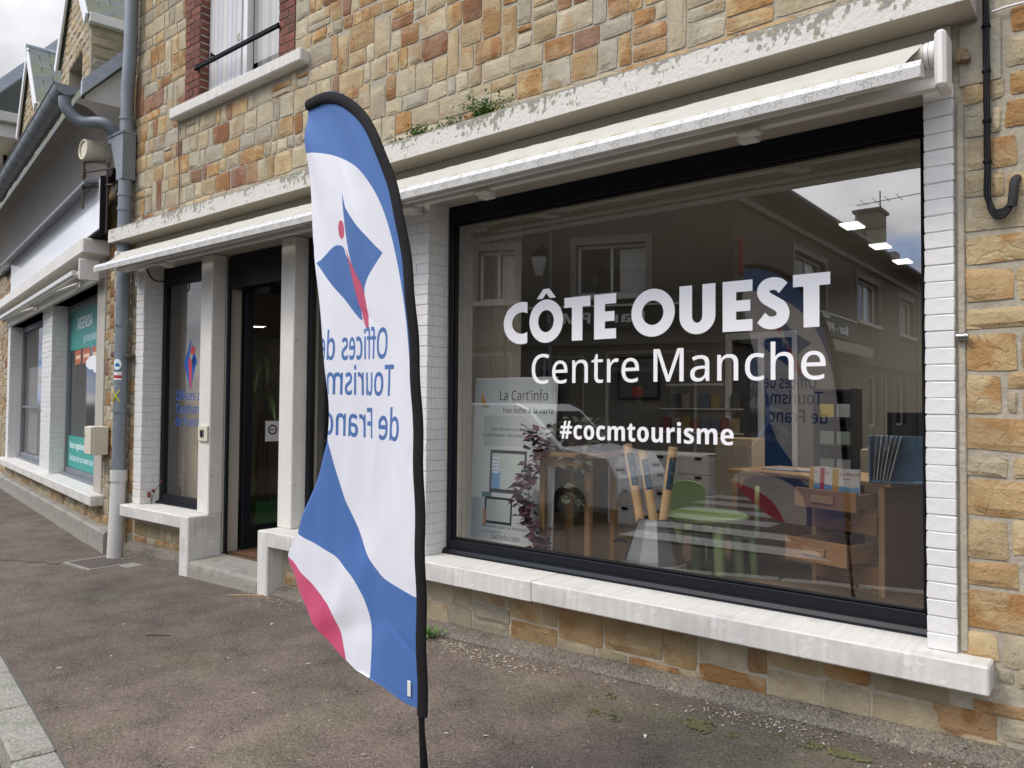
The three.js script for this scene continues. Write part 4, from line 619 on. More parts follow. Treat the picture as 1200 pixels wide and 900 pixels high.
{ // drainpipe at the corner, with hopper and swan neck
  const t = thing('drainpipe', 'grey zinc drainpipe at the house corner with white cast foot, hopper and stickers', 'drainpipe', [-8.57, -0.13, 0.10]), L = (g) => g.translate(8.57, 0.13, -0.10);
  part(t, 'pipe', [L(rod([-8.57, 0.78, 0.10], [-8.57, 4.62, 0.10], 0.070, 0.070, 20)), L(tube([[-8.57, 4.60, 0.10], [-8.57, 4.9, 0.10], [-8.52, 5.4, 0.10], [-8.50, 7.0, 0.12]], 0.070, 30, 16))], M.zinc);
  part(t, 'cast_foot', [L(rod([-8.575, -0.16, 0.12], [-8.57, 0.70, 0.10], 0.082, 0.076, 20)), L(rod([-8.57, 0.68, 0.10], [-8.57, 0.80, 0.10], 0.088, 0.088, 20))], M.castWhite);
  for (const y of [0.26, 1.42, 1.62, 2.36, 3.62, 3.78, 4.62]) part(t, 'pipe_collar', L(rod([-8.57, y, 0.10], [-8.57, y + 0.035, 0.10], 0.078, 0.078, 20)), y < 0.5 ? M.castWhite : M.zinc);
  const hp = [[-0.30, 4.62], [0.05, 4.62], [0.06, 4.10], [-0.06, 4.02], [-0.10, 4.25]];
  part(t, 'hopper', [L(prism([[-0.29, 4.40], [-0.29, 4.47], [0.074, 4.47], [0.074, 3.96], [-0.072, 3.96], [-0.074, 4.06], [-0.22, 4.40]].map(([x, y]) => [x - 8.57, y]), 0.03, 0.17)), L(box(-8.87, -8.49, 4.455, 4.49, 0.02, 0.18, 0.006))], M.zinc);
  const e = nbPoint(0.08, 4.86, 0.585); part(t, 'swan_neck', L(tube([[e[0], e[1], e[2]], [e[0] + 0.0, e[1] - 0.12, e[2] - 0.02], [e[0] + 0.05, e[1] - 0.24, e[2] - 0.14], [-8.80, 4.60, 0.24], [-8.78, 4.50, 0.12], [-8.78, 4.44, 0.10]], 0.062, 40, 14)), M.zinc);
  const st = (y, h, tex) => { const g = new THREE.CylinderGeometry(0.0715, 0.0715, h, 16, 1, true, -0.25, 1.5); part(t, 'sticker', L(g.translate(-8.57, y, 0.10)), mat({ map: tex, roughness: 0.5, transparent: false })); };
  st(1.94, 0.13, canvasTex(96, 96, (c) => { c.fillStyle = '#6b757d'; c.fillRect(0, 0, 96, 96); c.fillStyle = '#e9eef2'; c.beginPath(); c.arc(48, 48, 44, 0, 7); c.fill(); c.fillStyle = '#2d74b4'; c.beginPath(); c.moveTo(18, 66); c.quadraticCurveTo(40, 20, 60, 40); c.quadraticCurveTo(80, 50, 78, 66); c.fill(); }));
  st(1.815, 0.085, canvasTex(96, 60, (c) => { c.fillStyle = '#e6e4e2'; c.fillRect(0, 0, 96, 24); c.fillStyle = '#b3353c'; c.fillRect(0, 24, 96, 24); c.fillStyle = '#e6e4e2'; c.fillRect(0, 48, 96, 12); }));
  for (const s of [-1, 1]) { const pts = []; for (let i = 0; i <= 10; i++) { const a = 0.45 + 0.55 * (i / 10 - 0.5) * 2.2; pts.push([-8.57 + Math.sin(a) * 0.0725, 1.60 + s * (i / 10 - 0.5) * 0.13, 0.10 + Math.cos(a) * 0.0725]); } part(t, 'yellow_mark', L(tube(pts, 0.009, 12, 5)), mat({ color: lin(0.62, 0.58, 0.04), roughness: 0.6 })); }
  part(t, 'pipe_bracket', [L(box(-8.50, -8.42, 2.02, 2.05, -0.0, 0.1, 0.004)), L(box(-8.80, -8.64, 2.03, 2.09, 0.06, 0.12, 0.01))], M.rust);
}
{ // cream round lamp on its bracket
  const c = nbPoint(0.30, 4.38, 0.30), t = thing('flood_lamp', 'cream drum-shaped flood lamp on a dark iron bracket beside the drainpipe', 'lamp', c);
  part(t, 'drum', lathe([[0, 0.27], [0.075, 0.27], [0.10, 0.25], [0.118, 0.20], [0.122, 0.0], [0.118, -0.05], [0.10, -0.055]]).rotateX(-Math.PI / 2).translate(0, 0, 0.0), M.cream);
  part(t, 'drum_face', [boxUV(new THREE.CircleGeometry(0.088, 24).translate(0, 0, 0.045)), boxUV(new THREE.TorusGeometry(0.105, 0.014, 8, 28).translate(0, 0, 0.05))], mat({ color: lin(0.70, 0.66, 0.50), roughness: 0.45 }));
  const bar = (a, b, r = 0.011) => rod(a, b, r, r, 8);
  part(t, 'bracket', [bar([-0.06, -0.12, 0.02], [-0.06, -0.66, 0.02], 0.016), bar([-0.06, -0.24, 0.02], [0.36, -0.24, -0.12]), bar([-0.06, -0.42, 0.02], [0.36, -0.42, -0.12]), bar([0.27, -0.16, -0.1], [0.27, -0.95, -0.1], 0.012), bar([-0.05, -0.13, 0.02], [0.2, -0.13, -0.1]), box(-0.085, -0.035, -0.3, -0.2, 0.0, 0.04)], M.rust);
}
{ // meter box
  const t = nbThing('meter_box', 'cream metal meter box on the neighbouring shop pillar beside the drainpipe', 'meter box', 0.47, 0.93, 0.02);
  part(t, 'case', box(-0.16, 0.17, 0, 0.325, 0, 0.165, 0.008), M.cream); part(t, 'door', box(-0.155, 0.165, 0.005, 0.32, 0.1655, 0.188, 0.006), M.cream); part(t, 'lock', [rod([-0.13, 0.20, 0.188], [-0.13, 0.20, 0.20], 0.008), box(-0.14, -0.10, 0.225, 0.233, 0.188, 0.194, 0.002)], M.rust);
}
{ // switch plate on the white pillar
  const t = thing('switch_plate', 'cream key switch plate on the white pillar left of the doorway', 'switch', [-7.095, 1.155, -0.05]);
  part(t, 'plate', box(-0.085, 0.085, 0, 0.155, 0.001, 0.022, 0.005), M.cream); part(t, 'switch', [box(-0.035, 0.03, 0.04, 0.115, 0.0225, 0.03, 0.004)], M.galv); part(t, 'keyhole', [box(-0.012, 0.008, 0.05, 0.10, 0.0302, 0.036, 0.003)], M.black);
}
{ // black cables on the right hand pier
  const t = thing('cable_bundle', 'bundle of black cables hanging down the stone pier and looping into a sleeve', 'cable', [-0.488, 2.4, 0.03]), L = (g) => g.translate(0.488, -2.4, -0.03), r = mulberry(51);
  for (let k = 0; k < 5; k++) { const pts = []; for (let i = 0; i <= 10; i++) { const y = 3.6 - i * 0.115, a = k * 1.26 + i * 0.7; pts.push([-0.492 + Math.cos(a) * 0.008, y, 0.034 + Math.sin(a) * 0.008]); } pts.push([-0.488 + k * 0.002, 2.40 + 0.006 * k, 0.036], [-0.462, 2.355 + 0.008 * k, 0.038], [-0.430, 2.355 + 0.009 * k, 0.038], [-0.405 - 0.001 * k, 2.39 + 0.006 * k, 0.038], [-0.398, 2.42, 0.04]); part(t, 'cable', L(tube(pts, 0.0062, 90, 7)), M.cable); }
  part(t, 'sleeve', L(tube([[-0.402, 2.395, 0.038], [-0.396, 2.45, 0.044], [-0.392, 2.50, 0.036], [-0.386, 2.525, -0.01]], 0.019, 24, 12)), mat({ color: lin(0.03, 0.03, 0.032), roughness: 0.8 }));
  for (const y of [3.0, 2.78, 2.60, 3.2]) part(t, 'cable_tie', L(rod([-0.492, y, 0.034], [-0.492, y + 0.012, 0.034], 0.018, 0.018, 10)), M.black);
  single('wire', 'thin white wire fixed across the stones to the right of the cable bundle', 'wire', tube([[-0.470, 3.268, 0.022], [-0.40, 3.272, 0.024], [-0.2, 3.262, 0.022], [0.4, 3.27, 0.024]], 0.0055, 30, 6), M.white);
  single('wire', 'thin dark wire running down the stones from the upper window sill to the ledge', 'wire', tube([[-7.575, 4.415, 0.026], [-7.57, 4.2, 0.026], [-7.54, 3.8, 0.026], [-7.53, 3.42, 0.03]], 0.005, 30, 6), M.rust);
  single('iron_bracket', 'small rusty iron bracket sticking out beside the awning end cap', 'bracket', [box(-0.612, -0.565, 3.075, 3.135, 0.0, 0.05, 0.006).rotateZ(0), box(-0.580, -0.552, 3.070, 3.10, 0.015, 0.06, 0.004)], mat({ color: lin(0.30, 0.22, 0.13), roughness: 0.9, map: T.concrete }));
  const c = thing('pipe_stub', 'small shiny metal fitting fixed beside the white brick pillar', 'metal fitting', [-0.596, 1.845, 0.014]); part(c, 'fitting', [rod([-0.02, 0, 0.02], [0.026, 0, 0.02], 0.017, 0.017, 14), rod([0.012, 0, 0.02], [0.02, 0, 0.02], 0.02, 0.02, 14)], M.galv); part(c, 'screw', rod([0.06, 0.004, -0.002], [0.06, 0.004, 0.008], 0.004), M.galv);
  single('wire_hook', 'white cable loop hanging under the left end of the awning', 'cable', tube([[-8.33, 2.93, 0.06], [-8.36, 2.84, 0.06], [-8.33, 2.79, 0.06], [-8.29, 2.83, 0.06], [-8.30, 2.92, 0.06]], 0.011, 24, 8), M.whiteMetal);
  single('cable', 'dark cable drooping across the top of the left side window', 'cable', tube([[-8.24, 2.96, 0.0], [-8.20, 2.86, -0.04], [-8.1, 2.83, -0.1], [-7.9, 2.88, -0.16], [-7.6, 2.97, -0.18]], 0.008, 24, 6), M.cable);
}

// ---------------------------------------------------------------- the feather flag
{
  const A8 = R(8), F = [-1.85, 0, 2.145], t = thing('feather_flag', 'tall blue, white and red feather flag on a black pole on the pavement', 'flag', [F[0], gy(F[0], F[2]), F[2]], Math.PI - A8 + 0); // local x runs from the pole towards the free edge
  const by = gy(F[0], F[2]);
  const itp = (tab, h) => { if (h <= tab[0][0]) return tab[0][1]; for (let i = 1; i < tab.length; i++) if (h <= tab[i][0]) { const [a, b] = tab[i - 1], [c, d] = tab[i]; return lerp(b, d, (h - a) / (c - a)); } return tab[tab.length - 1][1]; };
  const smoothTab = (tab) => { const c = new THREE.CatmullRomCurve3(tab.map(([h, v]) => new THREE.Vector3(h, v, 0)), false, 'centripetal'), o = []; for (let i = 0; i <= 240; i++) { const p = c.getPoint(i / 240); o.push([p.x, p.y]); } return o; };
  const poleT = smoothTab([[0.50, -0.062], [0.9, -0.047], [1.45, -0.018], [1.64, -0.002], [1.84, 0.023], [2.04, 0.061], [2.24, 0.121], [2.376, 0.187], [2.524, 0.277], [2.638, 0.383], [2.729, 0.527], [2.764, 0.645], [2.776, 0.77]]);
  const freeT = smoothTab([[0.535, 0.02], [0.556, 0.20], [0.566, 0.40], [0.60, 0.53], [0.66, 0.63], [0.741, 0.733], [0.82, 0.82], [0.89, 0.884], [0.93, 0.868], [1.0, 0.79], [1.1, 0.715], [1.204, 0.651], [1.30, 0.595], [1.382, 0.552], [1.512, 0.537], [1.677, 0.567], [1.891, 0.606], [2.095, 0.659], [2.322, 0.707], [2.536, 0.748], [2.70, 0.776], [2.75, 0.781]]);
  const TM = 1.05, H0 = 0.45, H1 = 2.85;
  const flagTex = canvasTex(840, 1920, (c, W, Hh) => {
    const K = 800, X = (q) => (TM - q) * K, Y = (h) => (H1 - h) * K;
    const path = (pts, close) => { c.beginPath(); c.moveTo(X(pts[0][0]), Y(pts[0][1])); for (let i = 1; i < pts.length - 1; i++) { const mx = (pts[i][0] + pts[i + 1][0]) / 2, my = (pts[i][1] + pts[i + 1][1]) / 2; if (pts[i][2]) c.lineTo(X(pts[i][0]), Y(pts[i][1])); else c.quadraticCurveTo(X(pts[i][0]), Y(pts[i][1]), X(mx), Y(my)); } const e = pts[pts.length - 1]; c.lineTo(X(e[0]), Y(e[1])); c.closePath(); c.fill(); };
    c.fillStyle = '#f5f5fa'; c.fillRect(0, 0, W, Hh);
    c.fillStyle = '#3f72b8'; path([[1.05, 2.60], [0.77, 2.545], [0.604, 2.505], [0.475, 2.452], [0.353, 2.373], [0.238, 2.25], [0.154, 2.099], [0.095, 1.93], [0.06, 1.78], [0.035, 1.6], [0.02, 1.45, 1], [-0.2, 1.45, 1], [-0.2, 2.85, 1], [1.05, 2.85, 1], [1.05, 2.6]]);
    path([[1.05, 2.05], [0.80, 1.80], [0.66, 1.58], [0.56, 1.39], [0.504, 1.245], [0.409, 1.115], [0.31, 0.985], [0.234, 0.935], [0.12, 0.912], [-0.10, 0.875, 1], [-0.2, 0.3, 1], [0.27, 0.4, 1], [0.269, 0.587], [0.267, 0.707], [0.314, 0.832], [0.433, 0.92], [0.624, 0.972], [0.79, 1.005], [0.9, 1.02], [1.05, 1.03]]);
    c.fillStyle = '#d94a76'; path([[1.05, 0.95], [0.884, 0.893], [0.687, 0.83], [0.553, 0.756], [0.475, 0.65], [0.43, 0.54], [0.42, 0.45, 1], [1.05, 0.45, 1], [1.05, 0.95]]);
    c.fillStyle = '#3f6fb0'; path([[0.490, 2.33], [0.462, 2.265, 1], [0.40, 2.19], [0.32, 2.125], [0.226, 2.062, 1], [0.27, 2.03], [0.325, 1.985], [0.342, 1.93], [0.318, 1.86, 1], [0.325, 1.86, 1], [0.372, 1.96], [0.42, 2.06], [0.455, 2.16], [0.490, 2.33]]);
    path([[0.655, 2.078], [0.60, 2.10], [0.53, 2.135], [0.47, 2.12], [0.455, 2.085], [0.43, 2.06], [0.40, 1.98], [0.345, 1.83, 1], [0.36, 1.835, 1], [0.44, 1.895], [0.56, 1.99], [0.655, 2.078]]);
    c.fillStyle = '#cf4a6c'; c.save(); c.translate(X(0.487), Y(2.185)); c.rotate(-0.25); c.beginPath(); c.ellipse(0, 0, 17, 30, 0, 0, 7); c.fill(); c.restore();
    path([[0.455, 2.11], [0.40, 1.97], [0.365, 1.88], [0.325, 1.80, 1], [0.305, 1.80, 1], [0.33, 1.93], [0.39, 2.01], [0.455, 2.11]]);
    c.fillStyle = '#3f6fb0'; for (const [s, part0, q, h, fit] of [['Offices de', 'Offices d', 0.185, 1.687, 0.385], ['Tourisme', 'Tourism', 0.145, 1.555, 0.425], ['de France', 'de Franc', 0.10, 1.40, 0.475]]) { c.save(); c.translate(X(q), Y(h)); c.rotate(0.02); c.font = '118px sans-serif'; c.scale(-fit * K / c.measureText(part0).width, 1); c.fillText(s, 0, 0); c.strokeStyle = '#3f6fb0'; c.lineWidth = 3.2; c.strokeText(s, 0, 0); c.restore(); }
  });
  flagTex.wrapS = flagTex.wrapT = THREE.ClampToEdgeWrapping;
  const creases = []; { const cr = mulberry(211); for (let k = 0; k < 26; k++) creases.push([cr() * 0.75, 0.6 + cr() * 2.0, (cr() - 0.5) * 1.6 + 1.2, 0.05 + 0.16 * cr(), 0.006 + 0.010 * cr(), (cr() - 0.5) * 0.008]); }
  const crease = (u, h) => creases.reduce((s, [cu, ch, an, len, wd, am]) => { const dx = u - cu, dy = h - ch, l = dx * Math.cos(an) + dy * Math.sin(an), w = -dx * Math.sin(an) + dy * Math.cos(an); return s + am * Math.exp(-l * l / (len * len) - w * w / (wd * wd)); }, 0);
  const rows = 260, nf = 60, nc = 16, P = [], U = [], I = [];
  for (let i = 0; i <= rows; i++) {
    const h = lerp(0.537, 2.762, i / rows), a = itp(poleT, h) + 0.010, b = itp(freeT, h), curl = Math.max(0, Math.min(0.80 - b, 0.3)) * sstep(1.0, 1.25, h) * sstep(2.70, 2.45, h);
    const wav = (q) => { const u = Math.max(0, q - a); return (0.012 * Math.sin(u * 8 + h * 1.6) + 0.005 * Math.sin(u * 21 - h * 3 + 1) + 0.0022 * Math.sin(u * 43 + h * 6)) * Math.min(1, u * 3.2) + 0.008 * Math.sin(h * 3.3 + u * 3) * u + 0.022 * Math.exp(-Math.pow((h - 1.25 + u * 0.9) / 0.10, 2)) * u - 0.014 * Math.exp(-Math.pow((h - 0.86 + u * 0.35) / 0.05, 2)) * u + crease(u, h); };
    for (let j = 0; j <= nf + nc; j++) {
      let q, n, u;
      if (j <= nf) { q = lerp(a, b, j / nf); n = wav(q); u = q; } else { const L = curl * (j - nf) / nc, rr = 0.05, ph = Math.min(L / rr, 2.0); q = b + rr * Math.sin(ph) + (L > rr * 2.0 ? (L - rr * 2.0) * Math.cos(2.0) : 0); n = wav(b) - rr * (1 - Math.cos(ph)) - (L > rr * 2.0 ? (L - rr * 2.0) * Math.sin(2.0) : 0); u = b + L; if (L === 0) { q = b; n = wav(b); } }
      P.push(q, h - by, -n); U.push((TM - u) / 1.05, (h - H0) / (H1 - H0));
    }
  }
  const st = nf + nc + 1; for (let i = 0; i < rows; i++) for (let j = 0; j < st - 1; j++) { const p = i * st + j, q = p + st; I.push(p, q, p + 1, q, q + 1, p + 1); }
  const g = new THREE.BufferGeometry(); g.setAttribute('position', new THREE.Float32BufferAttribute(P, 3)); g.setAttribute('uv', new THREE.Float32BufferAttribute(U, 2)); g.setIndex(I); g.computeVertexNormals();
  part(t, 'flag_cloth', g, phys({ map: flagTex, roughness: 0.75, transmission: 0.16, thickness: 0, side: THREE.DoubleSide, bumpMap: T.cloth, bumpScale: 0.0006 }));
  const sl = [[-0.05, 0.52], [-0.035, 0.9], [-0.006, 1.45], [0.012, 1.64], [0.037, 1.84], [0.075, 2.04], [0.137, 2.235], [0.203, 2.365], [0.29, 2.505], [0.395, 2.613], [0.53, 2.70], [0.65, 2.737], [0.775, 2.745]].map(([a, h]) => new THREE.Vector3(a, h - by, 0));
  const sg = new THREE.TubeGeometry(new THREE.CatmullRomCurve3(sl, false, 'centripetal'), 200, 0.0225, 14, false); { const p = sg.attributes.position; for (let i = 0; i < p.count; i++) p.setZ(i, p.getZ(i) * 0.6 + 0.0025 * Math.sin(p.getY(i) * 22)); sg.computeVertexNormals(); }
  part(t, 'pole_sleeve', boxUV(sg), phys({ color: lin(0.016, 0.014, 0.0145), roughness: 0.8, specularIntensity: 0.4, bumpMap: T.cloth, bumpScale: 0.0005 }));
  part(t, 'pole', [rod([-0.085, 0.0, 0], [-0.045, 0.56, 0], 0.010), rod([-0.085, 0.0, 0], [-0.083, 0.09, 0], 0.018)], M.cable);
  part(t, 'tether_cord', tube([[-0.02, 0.60, 0.012], [-0.05, 0.40, 0.02], [-0.06, 0.22, 0.015], [-0.075, 0.06, 0.01]], 0.004, 24, 6), M.cable);
  part(t, 'care_label', box(0.004, 0.022, 0.55 + 0.06, 0.60 + 0.06, 0.004, 0.008, 0.001).translate(0, 0, -0.014), M.paper);
  part(t, 'base_plate', [box(-0.30, 0.13, 0.002, 0.012, -0.03, 0.03, 0.004), box(-0.115, -0.055, 0.0122, 0.022, -0.22, 0.22, 0.004)], M.cable);
}

// ---------------------------------------------------------------- small things on the ground
{
  const t = thing('drain_cover', 'square chequered iron drain cover with concrete rim at the foot of the drainpipe', 'drain cover', [-8.42, gy(-8.42, 0.34) + 0.006, 0.32], 0.02);
  part(t, 'rim', [box(-0.30, 0.30, -0.05, 0.010, -0.26, -0.225, 0.004), box(-0.30, 0.30, -0.05, 0.010, 0.225, 0.26, 0.004), box(-0.30, -0.265, -0.05, 0.010, -0.2245, 0.2245, 0.004), box(0.265, 0.30, -0.05, 0.010, -0.2245, 0.2245, 0.004), box(0.31, 0.62, -0.05, 0.008, -0.2, -0.03, 0.006)], M.concrete);
  part(t, 'lid', box(-0.26, 0.26, -0.05, 0.004, -0.22, 0.22, 0.003), M.rust);
  const b = []; for (let i = 0; i < 9; i++) for (let j = 0; j < 8; j++) b.push(box(-0.243 + i * 0.055, -0.203 + i * 0.055, 0.0042, 0.011, -0.204 + j * 0.0525, -0.168 + j * 0.0525, 0.003)); const o = part(t, 'lid_studs', b, mat({ color: lin(0.15, 0.125, 0.11), roughness: 0.9 })); o.userData.kind = 'stuff';
  const pts = []; for (let i = 0; i <= 30; i++) { const x = lerp(-8.72, -11.0, i / 30), z = lerp(0.62, 1.55, i / 30) + 0.015 * Math.sin(i * 1.7); pts.push([x, gy(x, z) + 0.002, z]); }
  const cr = struct('pavement_joint', tube(pts, 0.011, 80, 6), M.rust);
  single('stick', 'thin pale straw-coloured stick lying on the pavement before the doorway', 'stick', box(-0.17, 0.17, 0, 0.010, -0.006, 0.006, 0.003).rotateY(0.72).translate(-5.84, gy(-5.84, 0.23) + 0.004, 0.23), mat({ color: lin(0.42, 0.30, 0.15), roughness: 0.8 }));
  single('twig', 'short dark twig lying alone in the middle of the pavement', 'twig', tube([[-5.40, gy(-5.4, 1.3) + 0.007, 1.31], [-5.33, gy(-5.4, 1.3) + 0.009, 1.25], [-5.26, gy(-5.4, 1.3) + 0.007, 1.20]], 0.005, 10, 6), M.rust);
  const put = (name, geo, list, m, jitter) => { const im = new THREE.InstancedMesh(geo, m, list.length), r = mulberry(jitter), d = new THREE.Object3D(), c = new THREE.Color(); list.forEach((p, i) => { d.position.set(...p.at); d.rotation.set((r() - 0.5) * p.tilt, r() * 6.28, (r() - 0.5) * p.tilt); d.scale.set(p.s * (0.7 + 0.6 * r()), p.s, p.s * (0.7 + 0.6 * r())); d.updateMatrix(); im.setMatrixAt(i, d.matrix); c.setRGB(...p.c); im.setColorAt(i, c); }); im.name = numbered(name); im.userData = { kind: 'stuff' }; im.castShadow = im.receiveShadow = true; scene.add(im); return im; };
  const leaf = new THREE.BufferGeometry(); leaf.setAttribute('position', new THREE.Float32BufferAttribute([0, 0, -1, 0.32, 0.12, 0, -0.32, 0.10, 0, 0, 0.05, 1, 0, -0.02, 0].map((v) => v * 0.01), 3)); leaf.setAttribute('uv', new THREE.Float32BufferAttribute([0, 0, 1, 0, 0, 1, 1, 1, 0.5, 0.5], 2)); leaf.setIndex([0, 4, 1, 0, 2, 4, 1, 4, 3, 2, 3, 4]); leaf.computeVertexNormals();
  const r = mulberry(61), litter = [], moss = [], grit = [];
  const pal = [[0.52, 0.46, 0.34], [0.44, 0.36, 0.24], [0.60, 0.56, 0.47], [0.34, 0.25, 0.15], [0.24, 0.19, 0.12]];
  for (let i = 0; i < 4200; i++) { const x = -6.4 + r() * 6.6, d = Math.abs((r() + r() + r() - 1.5)) * 0.22, z = 0.15 + d, dens = worldFbm(x * 2.4, z * 2.4, 1500, 3); const heavy = x > -4.0 && x < -2.0; if (r() > sstep(0.40, 0.62, dens) * (heavy ? 1 : 0.5)) continue; litter.push({ at: [x, gy(x, z) + 0.004, z], s: 0.6 + 0.7 * r(), tilt: 0.9, c: pal[Math.floor(r() * 5)] }); }
  for (let i = 0; i < 700; i++) { const x = -11 + r() * 12, z = wallZ(x) + 0.15 + r() * (kerbZ(x) - wallZ(x) - 0.2); litter.push({ at: [x, gy(x, z) + 0.004, z], s: 0.4 + 0.65 * r() * r(), tilt: 0.8, c: pal[Math.floor(r() * 3)] }); }
  for (let i = 0; i < 18; i++) { const x = -7.5 + r() * 7, z = 0.4 + r() * 2, s = 1.2 + r(); litter.push({ at: [x, gy(x, z) + 0.004, z], s, tilt: 0.3, c: [0.66, 0.64, 0.58] }); }
  put('dry_leaves', leaf, litter, mat({ color: 0xffffff, roughness: 0.9, side: THREE.DoubleSide }), 62);
  const peb = new THREE.IcosahedronGeometry(0.004, 0); 
  for (let i = 0; i < 6500; i++) { const x = -8.5 + r() * 8.8, near = r() < 0.45, z = near ? 0.13 + r() * r() * 0.5 : 0.2 + r() * 2.6; if (z > kerbZ(x) - 0.05) continue; const l = 0.12 + 0.34 * r() * r(); grit.push({ at: [x, gy(x, z) + 0.0025, z], s: 0.35 + 0.6 * r() * r(), tilt: 6, c: [l * 1.06, l, l * 0.92] }); }
  put('grit', peb, grit, mat({ color: 0xffffff, roughness: 0.95, flatShading: true }), 63);
  for (const [mx, mz, rx, rz, n] of [[-1.62, 0.42, 0.16, 0.06, 900], [-1.12, 0.33, 0.22, 0.04, 900], [-2.1, 0.6, 0.10, 0.06, 220], [-0.4, 0.2, 0.3, 0.03, 300], [-2.3, 0.35, 0.14, 0.05, 160]]) for (let i = 0; i < n; i++) { const a = r() * 6.28, q = Math.sqrt(r()) , x = mx + Math.cos(a) * q * rx, z = mz + Math.sin(a) * q * rz + 0.3 * (x - mx) * 0.2; if (worldFbm(x * 9, z * 9, 1600, 3) < 0.40 + 0.25 * r()) continue; const l = 0.6 + 0.7 * r(); moss.push({ at: [x, gy(x, z) + 0.001, z], s: 0.5 + 0.7 * r(), tilt: 1, c: [0.125 * l, 0.122 * l, 0.05 * l] }); }
  put('moss', new THREE.IcosahedronGeometry(0.007, 0).scale(1, 0.5, 1), moss, mat({ color: 0xffffff, roughness: 1 }), 64);
}
function weedGeo(r, n, H, W) { // fine upright leaves on thin stems
  const P = [], I = []; for (let k = 0; k < n; k++) { const a = r() * 6.28, lean = 0.15 + 0.75 * r(), h = H * (0.4 + 0.6 * r()), dx = Math.cos(a) * W * lean, dz = Math.sin(a) * W * lean, bx = (r() - 0.5) * W * 0.6, bz = (r() - 0.5) * W * 0.3; for (let q = 0; q < 7; q++) { const u = (q + 1) / 7, cx = bx + dx * u, cy = h * u, cz = bz + dz * u * 0.5, la = r() * 6.28, s = 0.014 + 0.018 * r(), i = P.length / 3; const ex = Math.cos(la) * s, ez = Math.sin(la) * s, ey = s * (r() - 0.1); P.push(cx, cy, cz, cx + ex * 0.5 - ez * 0.28, cy + ey * 0.5, cz + ez * 0.5 + ex * 0.28, cx + ex, cy + ey, cz + ez, cx + ex * 0.5 + ez * 0.28, cy + ey * 0.5, cz + ez * 0.5 - ex * 0.28); I.push(i, i + 1, i + 2, i, i + 2, i + 3); } }
  const g = new THREE.BufferGeometry(); g.setAttribute('position', new THREE.Float32BufferAttribute(P, 3)); g.setIndex(I); g.computeVertexNormals(); return boxUV(g);
}
{
  const r = mulberry(71), W = (label, x, y, z, n, H, w) => { const t = thing('weed', label, 'weed', [x, y, z], 0); part(t, 'foliage', weedGeo(r, n, H, w), M.weedLeaf); part(t, 'stems', Array.from({ length: 5 }, () => rod([(r() - 0.5) * w * 0.5, -0.01, 0], [(r() - 0.5) * w, H * 0.7, (r() - 0.5) * w * 0.5], 0.0018, 0.001, 4)), M.weedLeaf); };
  W('bushy green weed, the larger clump growing on the ledge above the awning', -3.30, 3.40, 0.15, 120, 0.16, 0.26); W('low trailing weed on the ledge just left of the bushy clump', -3.56, 3.40, 0.16, 40, 0.06, 0.2);
  W('small green weed growing on the ledge near the flag top', -3.93, 3.40, 0.15, 60, 0.11, 0.16); W('tiny weed at the left end of the row growing on the ledge', -4.16, 3.40, 0.15, 26, 0.06, 0.10);
  W('small weed growing from the pavement at the wall foot beside the flag pole', -3.82, gy(-3.8, 0.16), 0.17, 90, 0.07, 0.2);
}
{ const t = thing('dried_flower', 'dried reddish flower sprig leaning on the sill in the left window corner', 'dried flower', [-8.16, 0.45, -0.06]); const r = mulberry(73); part(t, 'stem', [tube([[0, 0, 0], [0.0, 0.1, -0.02], [0.09, 0.24, -0.06]], 0.004, 12, 5), tube([[0, 0.03, 0], [-0.02, 0.10, 0.0], [-0.05, 0.13, 0.02]], 0.004, 8, 5)], M.rust); part(t, 'petals', [boxUV(new THREE.IcosahedronGeometry(0.03, 0).scale(1, 1.3, 0.7).translate(-0.03, 0.10, 0.01)), boxUV(new THREE.IcosahedronGeometry(0.022, 0).translate(0.0, 0.14, -0.02)), boxUV(new THREE.IcosahedronGeometry(0.015, 0).translate(0.09, 0.245, -0.06))], mat({ color: lin(0.16, 0.035, 0.03), roughness: 0.9 })); }

